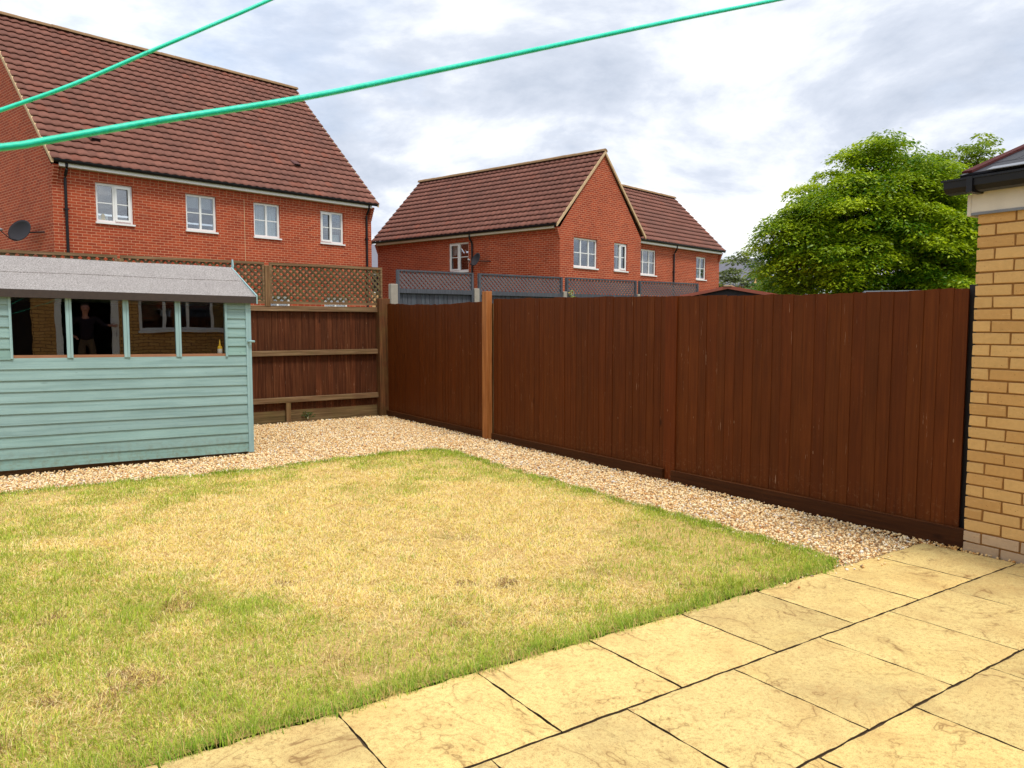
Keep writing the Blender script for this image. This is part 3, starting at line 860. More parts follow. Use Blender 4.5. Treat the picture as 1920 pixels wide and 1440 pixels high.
def make_back_fence():
    rnd = random.Random(8)
    t = thing('trellis_fence', 'faded brown fence behind the shed with pale rails and a weathered trellis top', 'fence', FB.p(0, 0, -.14))
    tops = lambda a: 1.60
    for a0, a1 in ((-9.6, -6.2), (-6.2, -3.1), (-3.1, -.06)):
        mb = MB(); board_run(mb, FB, a0, a1, tops, lambda a: .015, -.10, .098, rnd, .010, .2)
        mb.build('fence_panel', M['fence_back'], t)
    for z0, z1, dz in ((1.532, 1.612, 0), (.862, .94, .0), (.152, .232, 0)):
        mb = MB(); mb.uvo = (rnd.random() * 5, rnd.random() * 5); mb.box(FB, -9.6, -.07, -.085, -.035, z0, z1); mb.build('rail', M['oldwood'], t, bevel=.004)
    mb = MB(); mb.uvo = (2, 7); mb.col = (.8, .84, .72, 1); mb.box(FB, -9.6, -.07, -.118, -.088, -.25, .03); mb.build('gravel_board', M['oldwood'], t)
    for a in (-1.62, -4.4): 
        mb = MB(); mb.uvo = (a, 1); mb.box(FB, a, a + .075, -.085, -.04, -.25, .152); mb.build('strut', M['oldpost'], t, bevel=.003)
    mb = MB(); mb.box(FB, -.095, .10, -.10, .03, -.3, 1.752); mb.build('post', M['cornerpost'], t, bevel=.004)
    # trellis panels
    for a0, a1 in ((-7.6, -5.74), (-5.70, -3.84), (-3.80, -1.90), (-1.82, .0)):
        mb = MB(); trellis(mb, FB, a0 + .02, a1 - .02, 1.665, 2.235, -.06, .098, .030, .008, rnd)
        tr = mb.build('trellis', M['trellis'], t)
        mb = MB()
        for q in ((a0, a1, 1.64, 1.68), (a0, a1, 2.212, 2.25)):
            mb.uvo = (rnd.random() * 5, 1); mb.box(FB, q[0], q[1], -.082, -.038, q[2], q[3])
        for q in ((a0, a0 + .03), (a1 - .03, a1)):
            mb.box(FB, q[0], q[1], -.081, -.039, 1.68, 2.212)
        mb.build('trellis_frame', M['oldwood'], tr)
    for a in (-1.895, -3.84, -5.74):
        mb = MB(); mb.uvo = (a, 3); mb.box(FB, a, a + .075, -.078, -.03, 1.6, 2.2); mb.build('trellis_post', M['oldpost'], t, bevel=.003)
make_back_fence()

FG = Frame((-2.236, 15.0, 0), bd, bn)
def make_grey_fence():
    rnd = random.Random(12)
    t = thing('grey_fence', 'slate grey fence with lattice top and concrete posts beyond the brown fence', 'fence', FG.p(0, 0, -.14))
    for a0, a1 in ((0, 1.761), (1.90, 4.15), (4.27, 6.478), (6.586, 8.717)):
        mb = MB(); board_run(mb, FG, a0 + .03, a1 - .03, lambda a: 1.97, lambda a: -.14, -.06, .11, rnd, .010, .12)
        p = mb.build('fence_panel', M['greyboard'], t)
        mb = MB(); mb.box(FG, a0 + .045, a1 - .045, -.05, .0, 1.955, 2.045); mb.build('rail', M['greyboard'], t)
        mb = MB()
        for q in ((a0, a0 + .045), (a1 - .045, a1)): mb.box(FG, q[0], q[1], -.07, .004, -.14, 2.408)
        mb.box(FG, a0 + .045, a1 - .045, -.045, -.005, 2.378, 2.41)
        mb.build('panel_frame', M['greyboard'], t)
        mb = MB(); trellis(mb, FG, a0 + .045, a1 - .045, 2.047, 2.376, -.03, .096, .036, .008, rnd)
        mb.build('trellis', M['greytrellis'], t)
    for a0, a1, z in ((-.155, -.005, 2.125), (1.768, 1.893, 2.088), (4.157, 4.263, 2.085), (6.485, 6.58, 2.08)):
        mb = MB(); mb.box(FG, a0, a1, -.09, .03, -.3, z); mb.build('concrete_post', M['concrete'], t, bevel=.012)
make_grey_fence()

# ------------------------------------------------------------------ garden shed
def make_shed():
    rnd = random.Random(4)
    t = thing('garden_shed', 'pale teal weatherboarded shed with four window panes and grey felt roof', 'shed', FS.p(-1.5, 1.0, -.12))
    L, D = 3.05, 2.0
    EZ = 1.60; RZ = 2.03
    def clad(mb, fr, a0, a1, z0, z1, step, cut=None):
        """overlapping boards facing -b; cut = (a0,a1,z0,z1) window hole"""
        n = int(round((z1 - z0) / step))
        for i in range(n):
            zb, zt = z0 + i * step, z0 + (i + 1) * step + .004
            g = rnd.uniform(.94, 1.05); dirt = .90 if i == 0 else (.96 if i < 3 else 1)
            mb.col = (g * dirt, g * (dirt * .3 + .7), g * dirt, 1); mb.uvo = (rnd.random() * 20, rnd.random() * 20)
            spans = [(a0, a1)]
            if cut and zb + step * .5 > cut[2]: spans = [(a0, cut[0]), (cut[1], a1)]
            for s0, s1 in spans:
                N = max(1, int((s1 - s0) / .25))
                for k in range(N):
                    u0, u1 = s0 + (s1 - s0) * k / N, s0 + (s1 - s0) * (k + 1) / N
                    w0, w1 = [.0012 * math.sin(u * 3.1 + i * 1.7) for u in (u0, u1)]
                    q = [fr.p(u0, -.016, zb + w0), fr.p(u1, -.016, zb + w1), fr.p(u1, .0, zb + w1), fr.p(u0, .0, zb + w0),
                         fr.p(u0, -.003, zt + w0), fr.p(u1, -.003, zt + w1), fr.p(u1, .004, zt + w1), fr.p(u0, .004, zt + w0)]
                    for idx in ((0, 1, 5, 4), (3, 2, 1, 0)) + (((1, 2, 6, 5),) if k == N - 1 else ()) + (((3, 0, 4, 7),) if k == 0 else ()):
                        p = [q[j] for j in idx]
                        mb.face(p, [((x - q[0]).dot(fr.ua) + u0, (x - q[0]).z) for x in p])
        mb.col = (1, 1, 1, 1); mb.uvo = (0, 0)
    step = .1085
    win = (-2.262, -.262, .985, 1.60)
    mb = MB()
    clad(mb, FS, -L + .0, -.045, -.118, .976, .1094, None)
    f2 = FS
    # boards beside the window
    clad(mb, FS, -.255, -.045, .985, 1.60, .1025, None)
    clad(mb, FS, -L, -2.275, .962, 1.60, .1063, None)
    # end and rear walls (unboarded inner sheets face inside)
    fe = Frame(FS.p(0, 0, 0), SN, -SD); clad(mb, fe, .0, D, -.118, 1.6, .1094, None)
    fl = Frame(FS.p(-L, D, 0), -SN, SD); clad(mb, fl, .0, D, -.118, 1.6, .1094, None)
    fb = Frame(FS.p(0, D, 0), -SD, -SN); clad(mb, fb, .0, L, -.118, 1.6, .1094, None)
    mb.col = (.93, .93, .93, 1)
    for a, s in ((-.001, 1), (-L + .001, -1)):     # gable triangles
        mb.face([FS.p(a, 0, 1.6), FS.p(a, D, 1.6), FS.p(a, D / 2, RZ - .02)], [(0, 0), (D, 0), (D / 2, .4)])
    mb.build('wall', M['teal'], t)
    # inner lining: dark timber
    mb = MB()
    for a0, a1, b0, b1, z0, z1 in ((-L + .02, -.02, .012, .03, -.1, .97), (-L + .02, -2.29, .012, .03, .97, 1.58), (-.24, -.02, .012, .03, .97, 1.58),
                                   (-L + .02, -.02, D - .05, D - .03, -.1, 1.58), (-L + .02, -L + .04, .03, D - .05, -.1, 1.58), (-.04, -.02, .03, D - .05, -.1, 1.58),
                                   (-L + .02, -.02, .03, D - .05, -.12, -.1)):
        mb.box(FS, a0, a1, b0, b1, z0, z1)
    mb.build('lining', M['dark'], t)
    # corner trims
    mb = MB(); mb.uvo = (1, 2); mb.box(FS, -.046, .012, -.024, .03, -.125, 1.6); mb.build('corner_trim', M['tealtrim'], t, bevel=.002)
    mb = MB(); mb.box(FS, -L - .012, -L + .046, -.024, .03, -.125, 1.6); mb.build('corner_trim', M['tealtrim'], t, bevel=.002)
    # window: outer strips, mullions, panes, timber sill inside
    wf = MB()
    wf.uvo = (4, 4)
    wf.box(FS, -2.279, -2.256, -.022, .02, .968, 1.60); wf.box(FS, -.270, -.247, -.022, .02, .968, 1.60); wf.box(FS, -2.256, -.270, -.006, .012, 1.575, 1.6)
    wo = wf.build('window_frame', M['tealtrim'], t, bevel=.0015)
    for a in (-1.772, -1.256, -.752):
        m2 = MB(); m2.uvo = (a, 4)
        m2.box(FS, a - .030, a + .001, -.016, .012, .972, 1.6); m2.box(FS, a + .003, a + .024, -.020, .012, .972, 1.6)
        m2.build('mullion', M['tealtrim'], wo, bevel=.0015)
    edges = [-2.256, -1.772, -1.256, -.752, -.270]
    for i in range(4):
        m2 = MB(); m2.box(FS, edges[i] + .0, edges[i + 1] - .002, .013, .016, .985, 1.6); m2.build('pane', M['shedglass'], wo)
    m2 = MB(); m2.box(FS, -2.256, -.270, -.004, .012, .975, 1.003); m2.box(FS, -2.256, -.27, .031, .11, .965, .985); m2.build('sill', M['floorboard'], wo)
    # roof: front and rear slopes, slightly sagging felt with a lap line
    ov = .075; og = .062
    mb = MB()
    n = 28
    def rp(a, s, lift, side):
        b = -ov + (D / 2 + ov) * s if side == 0 else D + ov - (D / 2 + ov) * s
        z = EZ + .040 + (RZ - EZ - .040) * s + lift - .006 * math.sin(math.pi * s) + .003 * math.sin(a * 4.1 + s * 3)
        return FS.p(a, b, z)
    for side in (0, 1):
        for i in range(n):
            a0, a1 = -L - og + (L + 2 * og) * i / n, -L - og + (L + 2 * og) * (i + 1) / n
            for s0, s1, l in ((0, .56, 0), (.52, 1.0, .008)):
                mb.face([rp(a0, s0, l, side), rp(a1, s0, l, side), rp(a1, s1, l, side), rp(a0, s1, l, side)])
            mb.face([rp(a0, .52, 0, side), rp(a1, .52, 0, side), rp(a1, .52, .008, side), rp(a0, .52, .008, side)])
            mb.face([rp(a0, 0, -.02, side), rp(a1, 0, -.02, side), rp(a1, 1, -.02, side), rp(a0, 1, -.02, side)])
    rf = mb.build('roof', M['felt'], t)
    mb = MB()
    for side in (0, 1):
        b0, b1 = (-ov - .004, -ov + .012) if side == 0 else (D + ov - .012, D + ov + .004)
        mb.box(FS, -L - og, og, b0, b1, EZ - .035, EZ + .043)
    mb.build('felt_edge', M['feltdrip'], rf)
    for a in (og, -L - og - .014):
        mb = MB()
        for side in (0, 1):
            B = lambda s: (-ov - .01 + (D / 2 + ov + .01) * s) if side == 0 else D + ov + .01 - (D / 2 + ov + .01) * s
            Z = lambda s: EZ + .045 + (RZ - EZ - .045) * s
            q = []
            for zz in (-.085, .012):
                q += [FS.p(a, B(0), Z(0) + zz), FS.p(a + .014, B(0), Z(0) + zz), FS.p(a + .014, B(1), Z(1) + zz), FS.p(a, B(1), Z(1) + zz)]
            mb.hexa(q)
        mb.build('bargeboard', M['tealtrim'], t, bevel=.0015)
    # finial on the near gable end
    mb = MB(); a = og + .0145
    c = D / 2
    q = []
    for z, w in ((RZ - .13, .032), (RZ + .02, .038)):
        q += [FS.p(a, c - w, z), FS.p(a + .014, c - w, z), FS.p(a + .014, c + w, z), FS.p(a, c + w, z)]
    mb.hexa(q)
    q = []
    for z, w in ((RZ + .02, .038), (RZ + .105, .012)):
        q += [FS.p(a, c - w, z), FS.p(a + .014, c - w, z), FS.p(a + .014, c + w, z), FS.p(a, c + w, z)]
    mb.hexa(q); mb.build('finial', M['tealtrim'], t)
    # hook on the corner trim
    mb = MB(); mb.tube([FS.p(-.03, -.026, 1.135), FS.p(-.005, -.06, 1.14), FS.p(.035, -.05, 1.138), FS.p(.04, -.02, 1.135)], .012, 8)
    mb.build('hook', M['tealtrim'], t, smooth=True)
    mb = MB()
    for b in (.1, .9, 1.85): mb.box(FS, -L + .02, -.03, b, b + .06, -.2, -.121)
    mb.build('bearer', M['oldwood'], t)
    # bottle on the inside sill
    bt = thing('bottle', 'small yellow bottle with a tapering nozzle standing inside the shed window', 'bottle', FS.p(-.315, .058, .986))
    fr = FS.at(-.315, .058, .986); fr = Frame(fr.o, (1, 0, 0), (0, 1, 0))
    mb = MB(); mb.lathe(fr, [(.024, 0), (.026, .004), (.026, .085), (.020, .098), (.010, .102)], 20); mb.build('body', M['yellow'], bt, smooth=True)
    mb = MB(); mb.lathe(fr, [(.0265, .018), (.0268, .02), (.0268, .066), (.0265, .068)], 20); mb.build('paper_label', M['white'], bt, smooth=True)
    mb = MB(); mb.lathe(fr, [(.012, .102), (.012, .112), (.009, .118), (.003, .172)], 14); mb.build('nozzle', M['yellow'], bt, smooth=True)
make_shed()

# ------------------------------------------------------------------ houses
def wall_with_holes(mb, fr, a0, a1, z0, z1, holes, b=0., depth=.10):
    """sheet on b with rectangular holes and their reveals (towards +b)"""
    xs = sorted({a0, a1, *[h[0] for h in holes], *[h[1] for h in holes]})
    zs = sorted({z0, z1, *[h[2] for h in holes], *[h[3] for h in holes]})
    for i in range(len(xs) - 1):
        for j in range(len(zs) - 1):
            xm, zm = (xs[i] + xs[i + 1]) / 2, (zs[j] + zs[j + 1]) / 2
            if any(h[0] < xm < h[1] and h[2] < zm < h[3] for h in holes): continue
            q = [(xs[i], zs[j]), (xs[i + 1], zs[j]), (xs[i + 1], zs[j + 1]), (xs[i], zs[j + 1])]
            mb.face([fr.p(x, b, z) for x, z in q], q)
    for h in holes:
        for (x0, za), (x1, zb) in (((h[0], h[2]), (h[1], h[2])), ((h[1], h[2]), (h[1], h[3])), ((h[1], h[3]), (h[0], h[3])), ((h[0], h[3]), (h[0], h[2]))):
            mb.face([fr.p(x0, b, za), fr.p(x1, b, zb), fr.p(x1, b + depth, zb), fr.p(x0, b + depth, za)], [(0, 0), (.3, 0), (.3, .1), (0, .1)])

def roof_slope(name, o, A, L, B, S, N, parent, gauge=.30, period=.25, amp=.026, seed=1, sub=6):
    """interlocking tiles: o = eaves corner, A along the eaves, B up the slope, N outward"""
    o = np.array(o[:]); A = np.array(A[:]); B = np.array(B[:]); N = np.array(N[:])
    rows = max(1, int(round(S / gauge))); g = S / rows
    nx = int(L / period * sub); xs = np.linspace(0, L, nx + 1)
    prof = amp * (np.abs(np.sin(np.pi * xs / period)) ** 1.6)
    rng = np.random.default_rng(seed)
    V_ = []; F_ = []; C_ = []; base = 0
    ntile = int(L / (period)) + 3
    for r in range(rows):
        v0, v1 = r * g, (r + 1) * g + .03
        jit = rng.normal(0, .003, nx + 1)
        tcol = np.array(lin(121, 79, 67)[:3]) * rng.uniform(.86, 1.12, (ntile, 1)) * np.array([1, 1, 1]) 
        redder = rng.random((ntile, 1)) < .03
        tcol = np.where(redder, tcol * np.array([1.15, .98, .9]), tcol)
        ti = np.minimum(((xs + (r % 2) * 0) / period).astype(int), ntile - 1)
        c = tcol[ti]
        lines = [(v0 + .045, prof * .8 - .006), (v0, prof * 1.1 + .034), (v0, prof * 1.1 + .048), ((v0 + v1) / 2, prof + .026), (v1 + .05, prof * .8 + .004)]
        for k, (v, h) in enumerate(lines):
            vv = np.minimum(v + (jit if k < 3 else 0), S)
            V_.append(o + xs[:, None] * A + np.broadcast_to(np.asarray(vv).reshape(-1, 1) if np.ndim(vv) else np.full((nx + 1, 1), vv), (nx + 1, 1)) * B + h[:, None] * N)
            C_.append(c)
        i = np.arange(nx)
        for k in range(4):
            q = base + k * (nx + 1) + i
            F_.append(np.stack([q, q + 1, q + nx + 2, q + nx + 1], 1))
        base += 5 * (nx + 1)
    return np_mesh(name, np.concatenate(V_), [np.concatenate(F_)], M['tile'], np.concatenate(C_), parent)

def ridge(parent, p0, p1, r=.12, seg=.45):
    mb = MB(); p0, p1 = Vector(p0), Vector(p1); d = p1 - p0; L = d.length; d.normalize()
    side = d.cross(Vector((0, 0, 1))).normalized(); n = max(1, int(L / seg)); rnd = random.Random(int(L * 10))
    for i in range(n):
        a, b = p0 + d * (L * i / n), p0 + d * (L * (i + 1) / n + .02)
        g = rnd.uniform(.8, 1.15); mb.col = (g, g, g, 1)
        rr = r + rnd.uniform(-.004, .006)
        ring = lambda q, k_: [q + side * (rr * k_ * 1.25 * math.cos(t)) + Vector((0, 0, rr * k_ * math.sin(t) - .03)) for t in [math.pi * j / 6 for j in range(7)]]
        ra, rb = ring(a, 1.0), ring(b, .97)
        for j in range(6): mb.face([ra[j], ra[j + 1], rb[j + 1], rb[j]])
        mb.face(ra); mb.face(rb)
    return mb.build('ridge', M['ridge'], parent)

def window(parent, fr, a0, a1, z0, z1, lights=2, b=.06, bar=True, curtain=None, heavy=(), opened=None):
    """casement window: frame and mullions, one pane per light, sill; curtain inside"""
    fw = .065
    mb = MB()
    mb.box(fr, a0, a1, b, b + .06, z0, z0 + fw); mb.box(fr, a0, a1, b, b + .06, z1 - fw, z1)
    mb.box(fr, a0, a0 + fw, b, b + .06, z0 + fw, z1 - fw); mb.box(fr, a1 - fw, a1, b, b + .06, z0 + fw, z1 - fw)
    w = (a1 - a0) / lights
    for i in range(1, lights): mb.box(fr, a0 + i * w - .03, a0 + i * w + .03, b, b + .06, z0 + fw, z1 - fw)
    zc = (z0 + z1) / 2
    for i in range(lights):
        l0 = a0 + i * w + (fw if i == 0 else .03); l1 = a0 + (i + 1) * w - (fw if i == lights - 1 else .03)
        if i in heavy:      # an opening casement has a second, prouder frame
            for q in ((l0 - .012, l1 + .012, z0 + fw - .012, z0 + fw + .045), (l0 - .012, l1 + .012, z1 - fw - .045, z1 - fw + .012)):
                mb.box(fr, q[0], q[1], b - .022, b + .003, q[2], q[3])
            for q in ((l0 - .012, l0 + .045), (l1 - .045, l1 + .012)):
                mb.box(fr, q[0], q[1], b - .021, b + .002, z0 + fw + .045, z1 - fw - .045)
        if bar: mb.box(fr, l0, l1, b + .018, b + .046, zc - .014, zc + .014)
    wo = mb.build('window', M['upvc'], parent)
    for i in range(lights):
        l0 = a0 + i * w + (fw if i == 0 else .03); l1 = a0 + (i + 1) * w - (fw if i == lights - 1 else .03)
        p = MB(); p.box(fr, l0, l1, b + .028, b + .036, z0 + fw, z1 - fw); p.build('pane', M['glass'], wo)
    s = MB(); s.box(fr, a0 - .03, a1 + .03, b - .105, b + .0, z0 - .045, z0 - .002); s.build('sill', M['upvc'], wo)
    if curtain:
        for (c0, c1, za, zb, mt, wav) in curtain:
            n = max(2, int((c1 - c0) / .02)); c = MB()
            pts = [(c0 + (c1 - c0) * i / n, b + .16 + wav * math.sin(i * 1.35)) for i in range(n + 1)]
            for i in range(n):
                c.face([fr.p(pts[i][0], pts[i][1], za), fr.p(pts[i + 1][0], pts[i + 1][1], za), fr.p(pts[i + 1][0], pts[i + 1][1], zb), fr.p(pts[i][0], pts[i][1], zb)])
            c.build('curtain' if mt == 'curtain' else 'blind', M[mt], wo)
    return wo

def dentils(mb, fr, a0, a1, z, b=0.):
    """projecting brick courses under the eaves"""
    mb.box(fr, a0, a1, b - .022, b - .001, z + .152, z + .225)
    a = a0
    while a + .11 < a1:
        mb.uvo = (a, 0); mb.box(fr, a, a + .108, b - .021, b - .001, z + .077, z + .148); a += .225
    mb.uvo = (0, 0)

def swan_pipe(parent, fr, a, z0, ze, out=.06, neck=.26, r=.036):
    mb = MB()
    mb.tube([fr.p(a, -.20, ze), fr.p(a, -.20, ze - .12), fr.p(a, -.19, ze - .18), fr.p(a, -out - .02, ze - .18 - neck * .6), fr.p(a, -out, ze - .18 - neck * .8), fr.p(a, -out, z0)], r, 10)
    z = ze - 1.2
    while z > z0 + .3:
        mb.box(fr, a - .055, a + .055, -out - .045, -.002, z, z + .03); z -= 1.7
    return mb.build('downpipe', M['black'], parent, smooth=False)

def gutter(parent, fr, a0, a1, z, b0=-.26, b1=-.15, mat='black'):
    mb = MB(); n = 8
    ring = lambda a: [fr.p(a, (b0 + b1) / 2 + (b1 - b0) / 2 * math.cos(t), z - .075 * math.sin(t)) for t in [math.pi * k / n for k in range(n + 1)]]
    A, B = ring(a0), ring(a1)
    for k in range(n): mb.face([A[k], B[k], B[k + 1], A[k + 1]])
    mb.face(A); mb.face(B); mb.box(fr, a0, a1, b0 - .006, b0 + .006, z - .01, z + .006)
    return mb.build('gutter', M[mat], parent)

def gable(mb, fr, b0, b1, z0, ze, zr, a, uvo=0):
    q = [(b0, z0), (b1, z0), (b1, ze), ((b0 + b1) / 2, zr), (b0, ze)]
    mb.face([fr.p(a, b, z) for b, z in q], q)

def dish(label, fr, pos, facing, wall_pt, w, h):
    """offset satellite dish on a wall arm"""
    p = Vector(pos); f = Vector(facing).normalized()
    x = f.cross(Vector((0, 0, 1))).normalized(); y = x.cross(f).normalized()
    t = thing('satellite_dish', label, 'satellite dish', wall_pt, 'satellite dishes on the houses')
    mb = MB(); n, m = 28, 6
    P = lambda i, k: p + x * (w / 2 * i / m * math.cos(2 * math.pi * k / n)) + y * (h / 2 * i / m * math.sin(2 * math.pi * k / n)) - f * (.085 * (1 - (i / m) ** 2))
    for i in range(m):
        for k in range(n):
            if i == 0: mb.face([P(0, 0), P(1, k), P(1, k + 1)])
            else: mb.face([P(i, k), P(i + 1, k), P(i + 1, k + 1), P(i, k + 1)])
    mb.build('reflector', M['dish'], t, smooth=True, solid=.008)
    lnb = p + f * (w * .62) - y * (h * .30)
    mb = MB(); mb.tube([p - y * h * .46 - f * .02, p - y * h * .52 + f * w * .25, lnb - y * .03], .012, 8); mb.build('arm', M['dish'], t, smooth=True)
    mb = MB(); mb.tube([lnb + f * .05, lnb - f * .05], [.028, .034], 12); mb.build('receiver', M['metal'], t, smooth=True)
    wp = Vector(wall_pt)
    mb = MB(); mb.tube([p - f * .09, p - f * .15, wp + Vector((0, 0, .02)), wp], .018, 8); mb.build('bracket', M['dish'], t)
    return t

def verge(parent, fr, pts, th=.05, drop=.10, mat='verge'):
    """board following the roof edge between (a, b, z) points"""
    mb = MB()
    for (a0, b0, z0), (a1, b1, z1) in zip(pts[:-1], pts[1:]):
        d = fr.p(a0, b0, 0) - fr.p(a1, b1, 0)
        q = []
        for dz in (-drop, .0):
            q += [fr.p(a0, b0, z0 + dz), fr.p(a1, b1, z1 + dz), fr.p(a1 + th, b1, z1 + dz), fr.p(a0 + th, b0, z0 + dz)]
        mb.hexa([q[0], q[1], q[2], q[3], q[4], q[5], q[6], q[7]])
    return mb.build('verge', M[mat], parent)

GZ = -.75
H1a = Vector((.68242, .73096, 0)); H1b = Vector((-.77165, .63605, 0))
C1 = Vector((-11.8656, 20.0, 0)); F1 = Frame(C1, H1a, H1b)
def house_one():
    L, D, EW, RZ = 10.08, 9.1, 5.47, 10.42
    t = thing('brick_house', 'tall red brick house at left with a big tiled roof and four upstairs windows', 'house', F1.p(L / 2, D / 2, GZ))
    wins = [(1.04, 1.995, 4.10, 5.15), (3.47, 4.39, 4.10, 5.15), (5.60, 6.505, 4.09, 5.15), (8.0, 8.92, 4.09, 5.15),
            (4.3, 5.2, 1.0, 2.27), (5.95, 6.82, 1.0, 2.27), (8.1, 9.05, 1.0, 2.27)]
    mb = MB()
    wall_with_holes(mb, F1, 0, L, GZ, EW, wins)
    gable(mb, F1, 0, D, GZ, EW, RZ - .04, 0); gable(mb, F1, 0, D, GZ, EW, RZ - .04, L)
    mb.face([F1.p(0, D, GZ), F1.p(L, D, GZ), F1.p(L, D, EW), F1.p(0, D, EW)], [(0, GZ), (L, GZ), (L, EW), (0, EW)])
    dentils(mb, F1, .12, L - .1, 5.17)
    for a0, a1 in ((-.004, .12), (L - .12, L + .004)):        # corbelled eaves corners
        for i, z in enumerate((5.0, 5.075, 5.15, 5.225, 5.30, 5.375)):
            mb.box(F1, a0, a1, -.03 * (i + 1), -.001, z, z + .074)
    mb.build('wall', M['brick'], t)
    mb = MB(); mb.box(F1, .12, L - .12, -.20, -.182, 5.41, 5.50); mb.box(F1, .12, L - .12, -.181, -.0, 5.412, 5.43); mb.build('fascia', M['upvc'], t)
    gutter(t, F1, -.02, L + .05, 5.565, -.31, -.20)
    swan_pipe(t, F1, .295, GZ, 5.53); swan_pipe(t, F1, 9.84, GZ, 5.53)
    cw = [[(1.12, 1.42, 4.16, 4.30, 'curtain', .01)], [(3.52, 4.34, 4.78, 5.1, 'blind', 0)], [(5.64, 6.46, 4.13, 5.12, 'curtain', .02)], [(8.5, 8.88, 4.15, 4.42, 'blind', .0)], None, None, None]
    hv = [(1,), (), (), (0,), (), (), ()]
    for w, c, h in zip(wins, cw, hv): window(t, F1, *w, 2, curtain=c, heavy=h)
    # movement joint between the pair
    mb = MB(); mb.box(F1, 5.277, 5.292, -.003, .001, GZ, 5.2); mb.build('movement_joint', M['verge'], t)
    # roof
    zE = 5.545; rise = RZ - zE; ov = .25; run = D / 2 + ov; S = math.hypot(rise, run)
    B = (H1b * run + Vector((0, 0, rise))) / S
    N = H1a.cross(B).normalized(); N = N if N.z > 0 else -N
    r = roof_slope('roof', F1.p(-.07, -ov, zE), H1a, L + .22, B, S, N, t, seed=2, sub=8)
    B2 = (-H1b * run + Vector((0, 0, rise))) / S; N2 = H1a.cross(B2).normalized(); N2 = N2 if N2.z > 0 else -N2
    roof_slope('roof', F1.p(-.07, D + ov, zE), H1a, L + .22, B2, S, N2, t, gauge=.6, sub=2, seed=3)
    ridge(t, F1.p(-.09, D / 2, RZ + .03), F1.p(L + .17, D / 2, RZ + .03), .12)
    verge(t, F1, [(-.085, -ov, zE + .03), (-.085, D / 2, RZ + .03), (-.085, D + ov, zE + .03)], .06, .11)
    verge(t, F1, [(L + .09, -ov, zE + .03), (L + .09, D / 2, RZ + .03), (L + .09, D + ov, zE + .03)], .06, .11)
    for a, s in ((1.15, 1.05), (7.55, 1.5)):                    # vent tiles
        p = F1.p(a, -ov, zE) + B * s + N * .05
        mb = MB(); mb.col = lin(92, 60, 58); fv = Frame(p, H1a, B, N)
        mb.hexa([fv.p(0, 0, 0), fv.p(.26, 0, 0), fv.p(.26, .3, 0), fv.p(0, .3, 0), fv.p(.02, .0, .09), fv.p(.24, .0, .09), fv.p(.25, .3, .01), fv.p(.01, .3, .01)])
        mb.build('roof_vent', M['tile'], r)
        mb = MB(); mb.box(fv, .035, .225, -.006, -.001, .012, .078); mb.build('grille', M['black'], r)
    # a child's things on the first window's ledge
    p = F1.p(1.30, .24, 4.16)
    o = thing('ornament', 'small yellow toy on the ledge inside the left-most upstairs window', 'toy', p)
    fr = Frame(p, (1, 0, 0), (0, 1, 0)); m2 = MB(); m2.lathe(fr, [(.05, -.06), (.075, .0), (.05, .075), (.045, .09), (.065, .13), (.03, .19), (.005, .2)], 14)
    m2.build('toy_body', M['yellow'], o, smooth=True)
    dish('dark satellite dish on the gable side of the left house', F1, F1.p(-.42, 1.12, 3.82), (-.30, -.88, .28), F1.p(-.004, .62, 3.76), .80, .60)
house_one()

